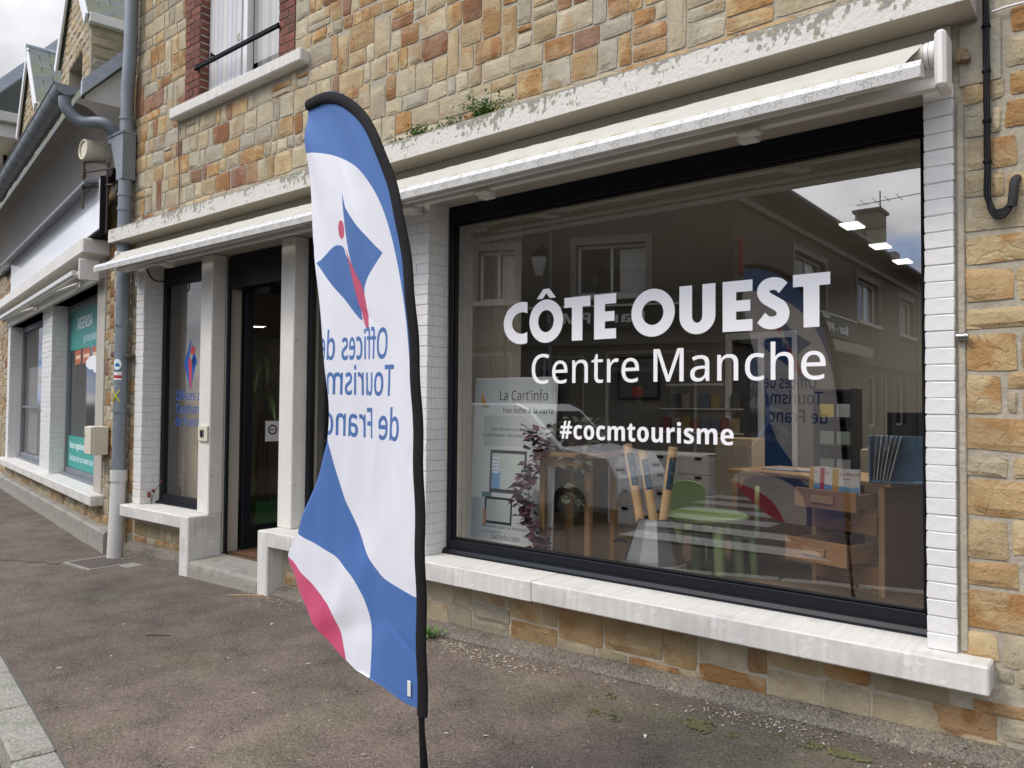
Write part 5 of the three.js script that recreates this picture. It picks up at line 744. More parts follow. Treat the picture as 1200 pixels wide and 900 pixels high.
// ---------------------------------------------------------------- inside the office, behind the glass
const facet = (g) => { const n = g.index ? g.toNonIndexed() : g; n.computeVertexNormals(); return n; };
{
  const F = 0.30;
  for (const [x, z, l] of [[-1.63, -2.1, 'lit ceiling panel nearest to the shop window'], [-1.65, -3.0, 'lit ceiling panel in the middle of the row inside the shop'], [-1.66, -3.84, 'lit ceiling panel at the back of the row inside the shop']]) {
    const t = thing('ceiling_light', l, 'ceiling light', [x, 2.88, z], 0, 'lit ceiling panels inside the shop');
    part(t, 'light_housing', [box(-0.075, 0.075, 0.012, 0.13, -0.12, 0.12, 0.005)], M.white); part(t, 'light_diffuser', box(-0.065, 0.065, 0.0, 0.0115, -0.105, 0.105, 0.003), mat({ color: lin(0.8, 0.8, 0.78), emissive: lin(1, 0.97, 0.88), emissiveIntensity: 1.6 }));
    const a = new THREE.RectAreaLight(0xfff8ea, 190, 0.12, 0.20); a.name = 'ceiling_panel_light'; a.position.set(x, 2.87, z); a.lookAt(x, 0, z); scene.add(a);
  }
  // limed wood screen and the poster that leans on it
  { const t = thing('wood_screen', 'tall screen of pale grained vertical boards behind the left end of the shop window', 'screen', [-4.05, F, -0.62]); for (let k = 0; k < 6; k++) part(t, 'board', box(-0.43 + k * 0.145, -0.43 + (k + 1) * 0.145 - 0.004, 0, 2.68, -0.02, 0.0, 0.003), M.limed); part(t, 'rail', [box(-0.42, 0.42, 0.3, 0.36, -0.05, -0.021, 0.003), box(-0.42, 0.42, 2.3, 2.36, -0.05, -0.021, 0.003)], M.limed); }
  { const t = thing('blind', 'pale vertical board panel behind the left side window', 'screen', [-7.75, 0.06, -0.42]); for (let k = 0; k < 6; k++) part(t, 'board', box(-0.55 + k * 0.17, -0.55 + (k + 1) * 0.17 - 0.004, 0, 2.8, -0.02, 0.0, 0.003), M.limed); }
  { const tex = canvasTex(640, 900, (c, w, h) => {
      c.fillStyle = '#c3cac6'; c.fillRect(0, 0, w, h); c.fillStyle = '#c9a23a'; c.beginPath(); c.moveTo(60, 60); c.quadraticCurveTo(75, 120, 110, 140); c.quadraticCurveTo(70, 150, 50, 135); c.fill(); c.fillStyle = '#5d8a4a'; c.fillRect(60, 150, 60, 10);
      const tx = (t, x, y, f, col = '#2c3436') => { c.font = f; c.fillStyle = col; c.fillText(t, x, y); };
      tx('La Cart’info', 200, 118, '76px sans-serif'); tx('Vos infos à la carte', 230, 190, 'italic 700 42px serif'); tx('Vous cherchez une association ?', 150, 290, '25px sans-serif'); tx('un service public ? des producteurs locaux ?', 70, 325, '25px sans-serif');
      c.fillStyle = '#1d2429'; c.fillRect(150, 400, 290, 240); c.fillStyle = '#b9c4bd'; c.fillRect(165, 418, 258, 200); c.fillStyle = '#6f9dc4'; c.fillRect(165, 520, 70, 98); c.fillStyle = '#e8eaea'; c.fillRect(172, 440, 50, 90); c.fillStyle = '#3f6f9a'; for (let i = 0; i < 12; i++) c.fillRect(178 + (i % 3) * 14, 450 + Math.floor(i / 3) * 20, 8, 10);
      c.fillStyle = '#1d2429'; c.fillRect(400, 500, 70, 190); c.fillStyle = '#aebbb6'; c.fillRect(406, 515, 58, 155); c.fillStyle = '#2f6f78'; c.fillRect(90, 640, 80, 30); c.fillStyle = '#1d2429'; c.fillRect(120, 665, 220, 150); c.fillStyle = '#b9c4bd'; c.fillRect(132, 678, 195, 122); c.fillStyle = '#b98a66'; c.fillRect(110, 740, 24, 90);
      tx('Retrouvez toutes ces informations', 100, 838, '26px sans-serif'); tx('sur la cart’info', 100, 868, '25px sans-serif'); tx('cartinfo.com', 180, 898, '40px sans-serif');
    });
    const t = thing('poster_board', 'large pale information poster board leaning in the left of the shop window', 'poster', [-3.62, F, -0.50]); t.rotation.x = -0.05; t.rotation.y = 0.02;
    part(t, 'board', box(-0.385, 0.385, 0, 1.44, -0.02, 0, 0.003), M.paper); part(t, 'print', new THREE.PlaneGeometry(0.76, 1.20).translate(0, 0.825, 0.0015), mat({ map: tex, roughness: 0.6 })); }
  // plant stand and trailing plant
  { const t = thing('plant_stand', 'tall brown wooden stand with straight legs behind the window lettering', 'stand', [-3.07, F, -0.62]);
    for (const [x, z] of [[-0.19, 0.16], [0.19, 0.16], [-0.19, -0.16], [0.19, -0.16]]) part(t, 'leg', box(x - 0.022, x + 0.022, 0, 0.87, z - 0.022, z + 0.022, 0.004), M.pine); part(t, 'top', box(-0.24, 0.24, 0.871, 0.905, -0.21, 0.21, 0.005), M.pine); part(t, 'apron', [box(-0.167, 0.167, 0.80, 0.869, 0.15, 0.17, 0.003), box(-0.167, 0.167, 0.80, 0.869, -0.17, -0.15, 0.003)], M.pine);
    const r = mulberry(81), clump = (n, f) => { const P = [], I = []; for (let k = 0; k < n; k++) { const [x, y, z] = f(), a = r() * 6.28, s = 0.045 + 0.05 * r(), dx = Math.cos(a) * s, dz = Math.sin(a) * s, dy = s * (r() - 0.6) * 1.3, tw = (r() - 0.5) * 1.4, i = P.length / 3; P.push(x, y, z, x + dx * 0.5 - dz * 0.36, y + dy * 0.5 + 0.006 + s * tw * 0.4, z + dz * 0.5 + dx * 0.36, x + dx, y + dy, z + dz, x + dx * 0.5 + dz * 0.36, y + dy * 0.5 + 0.006 - s * tw * 0.4, z + dz * 0.5 - dx * 0.36); I.push(i, i + 1, i + 2, i, i + 2, i + 3); } const g = new THREE.BufferGeometry(); g.setAttribute('position', new THREE.Float32BufferAttribute(P, 3)); g.setIndex(I); g.computeVertexNormals(); return boxUV(g); };
    const p = thing('trailing_plant', 'trailing plant with purple and striped leaves spilling over the wooden stand', 'plant', [-3.07, F + 0.906, -0.62]);
    part(p, 'pot', lathe([[0, 0], [0.09, 0], [0.12, 0.15], [0.11, 0.15], [0.10, 0.13], [0, 0.13]], 20), M.rust);
    part(p, 'foliage', clump(170, () => { const a = r() * 6.28, q = 0.08 + 0.18 * r(); return [Math.cos(a) * q, 0.10 + 0.17 * r() - q * 0.3, Math.sin(a) * q * 0.7]; }), M.stripedLeaf);
    part(p, 'hanging_foliage', clump(260, () => { const h = r(); return [-0.26 + 0.08 * Math.sin(h * 9) + (r() - 0.5) * 0.12, 0.18 - h * 0.95, 0.23 + (r() - 0.5) * 0.12]; }), M.purpleLeaf);
    part(p, 'hanging_shoots', clump(40, () => { const h = r(); return [0.14 + (r() - 0.5) * 0.16, 0.02 - h * 0.35, 0.25 + (r() - 0.5) * 0.06]; }), M.stripedLeaf); }
  // zinc churn with rolled maps
  const tubeTex = canvasTex(128, 512, (c) => { c.fillStyle = '#c9a678'; c.fillRect(0, 0, 128, 512); c.fillStyle = '#1d4356'; c.fillRect(0, 42, 92, 150); c.fillStyle = '#cfd6d6'; c.fillRect(60, 42, 26, 150); c.fillStyle = '#b9b25a'; for (let i = 0; i < 14; i++) c.fillRect(10 + (i * 7 % 40), 50 + i * 10, 12, 3); c.fillStyle = '#8fb0bd'; for (let i = 0; i < 14; i++) c.fillRect(94 + (i * 5 % 16), 50 + i * 10, 14, 3); });
  { const t = thing('metal_churn', 'shiny faceted zinc churn holding rolled maps in the shop window', 'churn', [-2.46, F, -0.60]); part(t, 'base', facet(lathe([[0, 0], [0.207, 0], [0.211, 0.02], [0.2105, 0.19], [0.206, 0.19]], 10)), M.zincDark); part(t, 'body', facet(lathe([[0, 0], [0.20, 0], [0.205, 0.02], [0.205, 0.20], [0.195, 0.24], [0.112, 0.485], [0.108, 0.50], [0.102, 0.50], [0.106, 0.46], [0.18, 0.24], [0.18, 0.04], [0, 0.04]], 10)), M.galv); part(t, 'band', lathe([[0.203, 0.19], [0.208, 0.195], [0.208, 0.21], [0.201, 0.215]], 10), M.zincDark); part(t, 'handle', [tube([[-0.165, 0.33, 0.06], [-0.23, 0.345, 0.09], [-0.25, 0.33, 0.09]], 0.012, 12, 8)], M.black); }
  for (const [x0, y0, z0, x1, y1, z1, l] of [[-2.665, 1.27, -0.60, -2.50, 0.55, -0.57, 'left of the three rolled maps leaning in the churn'], [-2.585, 1.225, -0.66, -2.44, 0.55, -0.63, 'second rolled map in the churn, partly hidden behind the left one'], [-2.325, 1.26, -0.60, -2.43, 0.55, -0.60, 'rolled map leaning to the right in the churn']]) {
    const t = thing('rolled_map', l, 'rolled map', [x1, y1, z1], 0), d = new THREE.Vector3(x0 - x1, y0 - y1, z0 - z1), len = d.length(); t.quaternion.setFromUnitVectors(new THREE.Vector3(0, 1, 0), d.normalize());
    const g = new THREE.CylinderGeometry(0.030, 0.030, len, 20, 1, true).translate(0, len / 2, 0); part(t, 'tube', g, mat({ map: tubeTex, roughness: 0.8, side: THREE.DoubleSide })); part(t, 'end_cap', boxUV(new THREE.CylinderGeometry(0.0305, 0.0305, 0.008, 20).translate(0, len, 0)), M.cardboard); }
  // green children's table and two chairs
  { const t = thing('kids_table', 'small round pale green table for children with thick legs', 'table', [-2.42, F, -1.32]); part(t, 'table_top', lathe([[0, 0.41], [0.26, 0.41], [0.285, 0.425], [0.285, 0.45], [0.27, 0.46], [0, 0.46]], 32), M.green); for (const [a, b] of [[1, 1], [-1, 1], [1, -1], [-1, -1]]) part(t, 'leg', rod([a * 0.17, 0, b * 0.17], [a * 0.15, 0.41, b * 0.15], 0.036, 0.042, 14), M.green);
    const chair = (x, z, turn, l) => { const c = thing('kids_chair', l, 'chair', [x, F, z], turn); part(c, 'seat', box(-0.15, 0.15, 0.27, 0.30, -0.15, 0.15, 0.012), M.green); for (const [a, b] of [[1, 1], [-1, 1], [1, -1], [-1, -1]]) part(c, 'leg', rod([a * 0.13, 0, b * 0.13], [a * 0.115, 0.27, b * 0.115], 0.024, 0.03, 12), M.green); const s = new THREE.Shape(); s.moveTo(-0.14, 0); s.lineTo(-0.15, 0.26); s.quadraticCurveTo(-0.14, 0.33, 0, 0.34); s.quadraticCurveTo(0.14, 0.33, 0.15, 0.26); s.lineTo(0.14, 0); s.closePath(); const h = new THREE.Path(); h.moveTo(-0.08, 0.06); h.lineTo(0.08, 0.06); h.lineTo(0.08, 0.13); h.lineTo(-0.08, 0.13); h.closePath(); s.holes.push(h); part(c, 'backrest', boxUV(new THREE.ExtrudeGeometry(s, { depth: 0.02, bevelEnabled: true, bevelSize: 0.006, bevelThickness: 0.006, bevelSegments: 1 }).translate(0, 0.30, -0.16)), M.green); };
    chair(-2.70, -1.62, R(40), 'pale green children chair on the far left side of the green table'); chair(-2.33, -1.62, R(-70), 'pale green children chair on the right side of the green table'); }
  // old desk with pulled-out drawers
  { const t = thing('wooden_desk', 'old brown wooden desk with drawers pulled out, right side of the shop window', 'desk', [-1.78, F, -1.98], R(-18)); const W = 0.62;
    part(t, 'desk_top', [box(-W - 0.05, W + 0.06, 0.715, 0.745, -0.32, 0.32, 0.006)], M.oakLight); part(t, 'side_panel', box(-W, -W + 0.03, 0, 0.714, -0.29, 0.29, 0.004), M.oak); part(t, 'side_panel', box(W - 0.03, W, 0, 0.714, -0.29, 0.29, 0.004), M.oakDark);
    part(t, 'leg', box(-W - 0.02, -W + 0.045, 0, 0.714, 0.291, 0.315, 0.005), M.oakLight); part(t, 'back_panel', box(-W + 0.031, 0.12, 0.12, 0.713, -0.28, -0.26, 0.003), M.oakDark); part(t, 'pedestal_panel', [box(0.10, 0.125, 0, 0.714, -0.255, 0.29, 0.004), box(0.126, W - 0.031, 0, 0.03, -0.25, 0.285, 0.004)], M.oak); part(t, 'pedestal_post', [box(W - 0.0295, W + 0.012, 0, 0.714, 0.291, 0.315, 0.004), box(0.09, 0.125, 0, 0.714, 0.291, 0.312, 0.004)], M.oakLight);
    const cut = (s) => prism([[0, 0], [0, -0.12], [s * 0.02, -0.10], [s * 0.03, -0.05], [s * 0.07, -0.03], [s * 0.12, 0]].map(([x, y]) => [x, y]), 0.26, 0.285); part(t, 'corner_bracket', [cut(1).translate(-W + 0.046, 0.712, 0), cut(-1).translate(0.089, 0.712, 0)], M.oakLight);
    part(t, 'foot_rail', box(-W + 0.031, 0.099, 0.09, 0.14, -0.24, -0.2, 0.004), M.oakDark);
    const dr = (y0, y1, out) => { const d = part(t, 'drawer', [box(0.135, 0.15, y0 + 0.01, y1 - 0.02, -0.20 + out, 0.29 + out, 0.003), box(0.535, 0.55, y0 + 0.01, y1 - 0.02, -0.20 + out, 0.29 + out, 0.003), box(0.151, 0.534, y0 + 0.01, y0 + 0.02, -0.20 + out, 0.29 + out, 0.002)], M.oakLight); mesh('drawer_front', box(0.128, 0.588, y0, y1, 0.2905 + out, 0.315 + out, 0.005), M.oak, d); mesh('handle', [box(0.27, 0.44, (y0 + y1) / 2 - 0.026, (y0 + y1) / 2 + 0.026, 0.3155 + out, 0.338 + out, 0.008)], M.oakLight, d); };
    dr(0.555, 0.685, 0.24); dr(0.395, 0.54, 0.02); dr(0.215, 0.365, 0.34); dr(0.045, 0.19, 0.0); }
  const toDesk = (x, y, z) => new THREE.Vector3(x, y, z).applyAxisAngle(new THREE.Vector3(0, 1, 0), R(-18)).add(new THREE.Vector3(-1.78, F, -1.98)).toArray();
  const cover = (big, sub, spine) => canvasTex(256, 320, (c, w, h) => { c.fillStyle = '#e8e4d8'; c.fillRect(0, 0, w, h); const g = ['#7fb0d8', '#5f93a8', '#4f7d57', '#2f5a66']; g.forEach((col, i) => { c.fillStyle = col; c.beginPath(); c.moveTo(30, 165 + i * 36); c.bezierCurveTo(90, 150 + i * 38, 170, 190 + i * 34, 256, 160 + i * 38); c.lineTo(256, 320); c.lineTo(30, 320); c.fill(); }); c.fillStyle = spine; c.fillRect(0, 0, 62, h); c.fillStyle = '#b22b33'; c.font = '700 40px serif'; c.fillText(big, 68, 62); c.font = '26px sans-serif'; c.fillStyle = '#b22b33'; c.fillText(sub, 110, 100); });
  for (const [x, z, tw, sp, big, sub, l] of [[0.22, 0.42, 0.1, '#d9a520', 'Co', '', 'guide brochure with yellow edge standing at the left end of the open drawer'], [0.315, 0.44, 0.05, '#c2323a', 'Co', '', 'guide brochure with red edge standing between two others in the drawer'], [0.45, 0.46, 0.0, '#d9a520', 'La Manche', 'à pied', 'wide guide brochure with yellow edge and coast picture, rightmost in the drawer']]) {
    const t = thing('brochure', l, 'brochure', toDesk(x, 0.60, z), R(-18) + tw); t.rotation.x = -0.12; const w = sub ? 0.20 : 0.14; part(t, 'pages', box(-w / 2, w / 2, 0, 0.225, -0.012, 0, 0.002), M.paper); part(t, 'cover', new THREE.PlaneGeometry(w - 0.003, 0.222).translate(0, 0.1125, 0.001), mat({ map: cover(big, sub, sp), roughness: 0.4 })); }
  { const t = thing('file_holder', 'tall blue magazine file full of papers standing on the right end of the desk', 'file holder', toDesk(0.53, 0.746, 0.18), R(10)); part(t, 'blue_panel', [box(-0.05, 0.30, 0, 0.30, -0.01, 0.0, 0.002), box(-0.06, -0.0505, 0, 0.30, -0.01, 0.2, 0.002), box(-0.05, 0.30, 0, 0.012, 0.001, 0.2, 0.002)], M.blueCard); for (let k = 0; k < 6; k++) { const o = part(t, 'folder', box(0, 0.006, 0, 0.29, 0, 0.18, 0.001), k % 2 ? M.paper : mat({ color: lin(0.30, 0.33, 0.36), roughness: 0.7 })); o.position.set(-0.035 + k * 0.018, 0.013, 0.005); o.rotation.z = -0.06 - 0.035 * k; } }
  single('leaflets', 'loose flat leaflets lying on the desk top left of the brochures', 'leaflets', [box(-0.5, -0.2, 0.746, 0.752, -0.1, 0.12, 0.001), box(-0.25, 0.1, 0.7525, 0.757, -0.15, 0.08, 0.001).rotateY(0.05)].map((g) => g.rotateY(R(-18)).translate(-1.78, F, -1.98)), mat({ color: lin(0.28, 0.30, 0.32), roughness: 0.6 }));
  // back of the room
  { const t = thing('drawer_cabinet', 'long low white cabinet with rows of drawers at the back of the shop', 'cabinet', [-3.72, F, -3.25]); part(t, 'case', [box(-0.62, 0.62, 0, 0.76, -0.25, 0.2, 0.004)], M.white); for (let i = 0; i < 3; i++) for (let j = 0; j < 4; j++) { const d = part(t, 'drawer_front', box(-0.61 + i * 0.41, -0.61 + (i + 1) * 0.41 - 0.008, 0.02 + j * 0.184, 0.02 + (j + 1) * 0.184 - 0.008, 0.2005, 0.216, 0.003), M.white); mesh('handle', box(-0.61 + i * 0.41 + 0.17, -0.61 + i * 0.41 + 0.24, 0.16 + j * 0.184, 0.19 + j * 0.184, 0.2165, 0.226, 0.003), M.black, d); } }
  { const t = thing('storage_box', 'tall olive brown box unit standing beside the white cabinet', 'box', [-2.93, F, -3.1]); part(t, 'case', box(-0.18, 0.18, 0, 0.94, -0.2, 0.12, 0.005), M.cardboard); part(t, 'panel', box(-0.15, 0.15, 0.05, 0.88, 0.1205, 0.128, 0.003), M.limed); }
  { const t = thing('wall_map', 'dark framed map with red patch hanging on the back wall', 'picture', [-5.14, 1.62, -5.11]); part(t, 'picture_frame', box(-0.32, 0.32, 0, 0.58, 0, 0.03, 0.006), M.frame); part(t, 'map_print', box(-0.28, 0.28, 0.04, 0.54, 0.0305, 0.034, 0.001), mat({ color: lin(0.16, 0.19, 0.19), map: T.stone, roughness: 0.4 })); part(t, 'red_patch', box(-0.09, 0.08, 0.045, 0.17, 0.0345, 0.037, 0.001), mat({ color: lin(0.5, 0.05, 0.03), roughness: 0.5 })); }
  const cols = [[0.25, 0.06, 0.05], [0.08, 0.12, 0.18], [0.30, 0.28, 0.24], [0.10, 0.16, 0.09], [0.32, 0.22, 0.08], [0.05, 0.05, 0.06]];
  { const r = mulberry(91), t = thing('brochure_rack', 'wall rack with two rows of small brochures at the back of the shop', 'brochure rack', [-4.25, 1.2, -5.11]); part(t, 'rack_rail', [box(-0.55, 0.55, 0.30, 0.315, 0, 0.06, 0.003), box(-0.55, 0.55, 0.0, 0.015, 0, 0.06, 0.003), box(-0.5, 0.3, 0.6, 0.63, 0, 0.012, 0.003)], M.white); for (let j = 0; j < 2; j++) for (let i = 0; i < 8; i++) { if (r() < 0.12) continue; const c = cols[Math.floor(r() * 6)]; part(t, 'leaflet', box(-0.52 + i * 0.132, -0.52 + i * 0.132 + 0.105, 0.016 + j * 0.30, 0.20 + j * 0.30, 0.02, 0.035, 0.002), mat({ color: lin(...c), roughness: 0.5 })); } }
  { const t = thing('display_shelf', 'tall dark open shelf with leaflets behind the wooden desk', 'shelf', [-2.30, F, -4.05]); part(t, 'shelf_frame', [box(-0.19, -0.165, 0, 1.42, -0.15, 0.15, 0.003), box(0.165, 0.19, 0, 1.42, -0.15, 0.15, 0.003), box(-0.1645, 0.1645, 0, 1.42, -0.15, -0.135, 0.003)], M.black); for (let k = 0; k < 6; k++) part(t, 'shelf_board', box(-0.164, 0.164, 0.04 + k * 0.27, 0.06 + k * 0.27, -0.134, 0.15, 0.003), M.frame); const r = mulberry(93); for (let k = 1; k < 5; k++) for (const x of [-0.15, 0.01]) { const c = [[0.35, 0.34, 0.30], [0.5, 0.38, 0.05], [0.2, 0.25, 0.22], [0.30, 0.31, 0.33]][Math.floor(r() * 4)]; part(t, 'leaflet', box(x, x + 0.13, 0.061 + k * 0.27, 0.19 + k * 0.27, 0.06, 0.075, 0.002), mat({ color: lin(...c), roughness: 0.5 })); } }
  { const t = thing('back_door', 'glazed back door with pale frame letting daylight into the shop', 'door', [-3.5, F, -5.2]); part(t, 'door_frame', [box(-0.44, -0.38, 0, 2.14, 0, 0.09, 0.004), box(0.38, 0.44, 0, 2.14, 0, 0.09, 0.004), box(-0.379, 0.379, 2.06, 2.14, 0, 0.09, 0.004), box(-0.379, 0.379, 0, 0.2, 0, 0.09, 0.004), box(-0.03, 0.03, 0.201, 2.059, 0.01, 0.08, 0.004)], M.white); part(t, 'door_glass', new THREE.PlaneGeometry(0.76, 1.86).translate(0, 1.13, 0.045), M.glassThin); }
  { const t = thing('navy_panel', 'tall narrow dark navy panel standing against the back wall', 'panel', [-6.5, 0.06, -4.95]); part(t, 'panel_board', box(-0.16, 0.16, 0, 2.0, -0.03, 0.0, 0.004), mat({ color: lin(0.015, 0.02, 0.045), roughness: 0.6 })); part(t, 'panel_foot', box(-0.2, 0.2, 0, 0.03, -0.15, 0.12, 0.004).translate(0, -0.0005, 0.125), M.black); }
  { const t = thing('monitor', 'dark computer monitor on a pale counter at the right behind the desk', 'monitor', [-1.32, 1.26, -2.3], R(30)); part(t, 'screen', box(-0.12, 0.12, 0.06, 0.24, -0.03, 0.03, 0.006), M.black); part(t, 'stand', [box(-0.02, 0.02, 0.0, 0.0595, -0.02, 0.02, 0.003), box(-0.08, 0.08, -0.012, -0.0005, -0.06, 0.06, 0.003)], M.frame);
    const c = thing('counter', 'pale reception counter at the back right of the shop', 'counter', [-1.25, F, -2.75]); part(c, 'counter_top', box(-0.3, 0.5, 0.925, 0.94, -0.25, 0.6, 0.003), M.limed); part(c, 'counter_body', box(-0.45, 0.45, 0, 0.904, -0.2, 0.2, 0.005), M.limed); }
  { const t = thing('planter', 'dark green square planter with a palm inside the open doorway', 'planter', [-7.75, 0.056, -1.15]); part(t, 'trough', [prism([[-0.22, 0], [0.22, 0], [0.27, 0.36], [-0.27, 0.36]], -0.26, 0.26)], mat({ color: lin(0.03, 0.17, 0.065), roughness: 0.4 })); part(t, 'rim', [box(-0.285, 0.285, 0.3605, 0.39, -0.275, 0.275, 0.006)], mat({ color: lin(0.03, 0.16, 0.06), roughness: 0.4 }));
    const r = mulberry(97), P = [], I = []; for (let k = 0; k < 46; k++) { const a = r() * 6.28, L = 0.6 + 0.5 * r(), y0 = 0.9 + 0.9 * r(); for (let q = 0; q < 10; q++) { const u = q / 9, x = Math.cos(a) * L * u, z = Math.sin(a) * L * u * 0.8, y = y0 + 0.5 * u - 0.75 * u * u, w = 0.03 * Math.sin(Math.PI * Math.min(1, u * 0.9 + 0.1)) + 0.003; P.push(x - Math.sin(a) * w, y, z + Math.cos(a) * w, x + Math.sin(a) * w, y, z - Math.cos(a) * w); if (q) { const i = P.length / 3 - 4; I.push(i, i + 1, i + 3, i, i + 3, i + 2); } } }
    const g = new THREE.BufferGeometry(); g.setAttribute('position', new THREE.Float32BufferAttribute(P, 3)); g.setIndex(I); g.computeVertexNormals(); const p = thing('palm', 'dark potted palm with arching thin leaves behind the glass door', 'palm', [-7.75, 0.447, -1.15]); part(p, 'leaves', boxUV(g), M.darkLeaf); part(p, 'trunk', [tube([[0.02, -0.05, 0], [0.05, 0.5, 0.02], [0.0, 1.1, 0], [0.02, 1.75, 0]], 0.028, 24, 8), tube([[-0.05, -0.05, 0.04], [-0.09, 0.5, 0.02], [-0.02, 1.0, 0.03]], 0.024, 16, 8), tube([[0.10, -0.05, -0.02], [0.12, 0.4, 0.0], [0.06, 0.95, 0.0]], 0.022, 16, 8)], M.rust); }
}

// ---------------------------------------------------------------- across the street: what the glass mirrors
{
  const M2 = { wall: mat({ color: lin(0.165, 0.148, 0.118), map: T.stoneOchre, bumpMap: T.stoneBump, bumpScale: 0.02, roughness: 0.95 }), wall2: mat({ color: lin(0.16, 0.148, 0.122), map: T.concrete, bumpMap: T.stoneBump, bumpScale: 0.01, roughness: 0.95 }), sign: mat({ color: lin(0.03, 0.05, 0.03), roughness: 0.6 }) };
  const X = -7.2, Z = 12.6;
  const facade = (name, label, pos, turn, len, openings, signAt, wallM) => {
    const t = thing(name, label, 'building', pos, turn), s = new THREE.Shape(); s.moveTo(0, -0.6); s.lineTo(len, -0.6); s.lineTo(len, 7); s.lineTo(0, 7); s.closePath();
    for (const [a, b, c, d] of openings) { const p = new THREE.Path(); p.moveTo(a, c); p.lineTo(a, d); p.lineTo(b, d); p.lineTo(b, c); p.closePath(); s.holes.push(p); }
    part(t, 'wall', [boxUV(new THREE.ExtrudeGeometry(s, { depth: 0.35, bevelEnabled: false }).translate(0, 0, -0.35))], wallM); part(t, 'room_back', plain(0.4, len - 0.4, -0.5, 6.9, -0.9, -0.8), mat({ color: lin(0.05, 0.05, 0.05), roughness: 0.8 }));
    for (const [a, b, c, d, kind] of openings) { const w = part(t, kind || 'window', shopFrame(a, b, c, d, 0.07, 0.07, 0.08, -0.22, -0.15), M.white); if (!kind) mesh('mullion', box((a + b) / 2 - 0.03, (a + b) / 2 + 0.03, c + 0.081, d - 0.071, -0.215, -0.155, 0.004), M.white, w); mesh('pane', new THREE.PlaneGeometry(b - a - 0.14, d - c - 0.15).translate((a + b) / 2, (c + d) / 2, -0.185), M.glassThin, w); if (!kind) { mesh('window_sill', box(a - 0.1, b + 0.1, c - 0.12, c - 0.001, -0.149, 0.12, 0.01), M.whitePaint, w); mesh('window_surround', [box(a - 0.16, a - 0.001, c, d, 0.001, 0.03, 0.006), box(b + 0.001, b + 0.16, c, d, 0.001, 0.03, 0.006), box(a - 0.16, b + 0.16, d + 0.001, d + 0.2, 0.001, 0.035, 0.006)], M.concrete, w); mesh('curtain', plain(a + 0.08, a + 0.08 + (b - a) * 0.35, c + 0.1, d - 0.1, -0.30, -0.28), M.paper, w); } }
    part(t, 'roof', [prismX([[0.4, 6.95], [0.4, 7.06], [-5, 9.2], [-5, 9.05]], -0.1, len + 0.1)], M.slate); part(t, 'gutter', rod([-0.1, 7.0, 0.45], [len + 0.1, 7.0, 0.45], 0.08), M.zincDark);
    const [sx0, sx1, sy0, sy1, str] = signAt; const sg = part(t, 'shop_sign', box(sx0, sx1, sy0, sy1, 0.002, 0.10, 0.01), M2.sign); mesh('lettering', word(str, bold, lerp(sx0, sx1, 0.2), lerp(sx0, sx1, 0.8), sy0 + 0.14, 0.26, 0.02).translate(0, 0, 0.101), M.vinyl, sg); mesh('sign_trim', [box(sx0 - 0.05, sx1 + 0.05, sy1 + 0.001, sy1 + 0.05, 0.002, 0.14, 0.004)], M.whiteMetal, sg);
    part(t, 'string_course', box(0, len, 6.35, 6.5, 0.002, 0.10, 0.01), M.concrete); part(t, 'drainpipe', rod([len * 0.31, 0, 0.1], [len * 0.31, 6.9, 0.1], 0.05), M.zincDark);
    part(t, 'ledge', box(-0.02, len, 3.02, 3.2, 0.002, 0.16, 0.01), M2.wall2);
    return t;
  };
  const z2 = (z) => 40 - z;
  const rowsF2 = [[16.7, 19.4, 4.35, 5.85], [22.8, 25.6, 4.5, 5.95], [28.7, 31.2, 4.5, 5.95], [34, 36.5, 4.5, 5.95]].map(([a, b, c, d]) => [z2(b), z2(a), c, d]);
  const lowF2 = [[13.6, 17.2, 0.5, 2.9], [18.4, 20.4, 0.2, 2.9], [24.2, 25.6, 0.9, 2.7], [26.2, 27.4, 0.0, 2.8], [28.1, 29.8, 0.9, 2.7], [33, 35, 0.9, 2.7]].map(([a, b, c, d]) => [z2(b), z2(a), c, d, 'shop_opening']);
  const f2 = facade('street_house', 'brown stone house across the street, its front running down the side street', [X, 0, 40], R(90), 27.4, [...rowsF2, ...lowF2], [z2(22.2), z2(17.8), 3.72, 4.34, 'Bar - PMU'], M2.wall);
  part(f2, 'chimney', [box(z2(32.4), z2(31.2), 6.9, 10.1, -2.3, -1.3, 0.02)], M.mortar); part(f2, 'chimney_cap', box(z2(32.5), z2(31.1), 10.1005, 10.25, -2.4, -1.2, 0.02), M.concrete);
  part(f2, 'small_chimney', box(z2(35.4), z2(34.6), 6.9, 8.9, -2.0, -1.4, 0.02), M.mortar);
  part(f2, 'aerial', [rod([z2(32.6), 9.6, -1.6], [z2(32.6), 11.3, -1.6], 0.03), rod([z2(32.6), 10.8, -2.6], [z2(32.6), 11.0, 1.4], 0.02), ...[0, 1, 2, 3].map((k) => rod([z2(32.0), 10.9, -2.3 + k * 0.5], [z2(33.2), 10.9, -2.3 + k * 0.5], 0.012))], M.zinc);
  { const P = []; part(f2, 'awning', [prismX([[0.0, 3.55], [0.0, 3.68], [0.5, 3.50], [0.5, 3.40]], z2(22.8), z2(17.8))], M.fabric); const v = []; for (let k = 0; k < 20; k++) v.push(box(z2(22.8) + k * 0.25, z2(22.8) + k * 0.25 + 0.235, 3.20, 3.399, 0.485, 0.50, 0.004)); const o = part(f2, 'awning_valance', v, M.fabric); o.userData.kind = 'stuff'; }
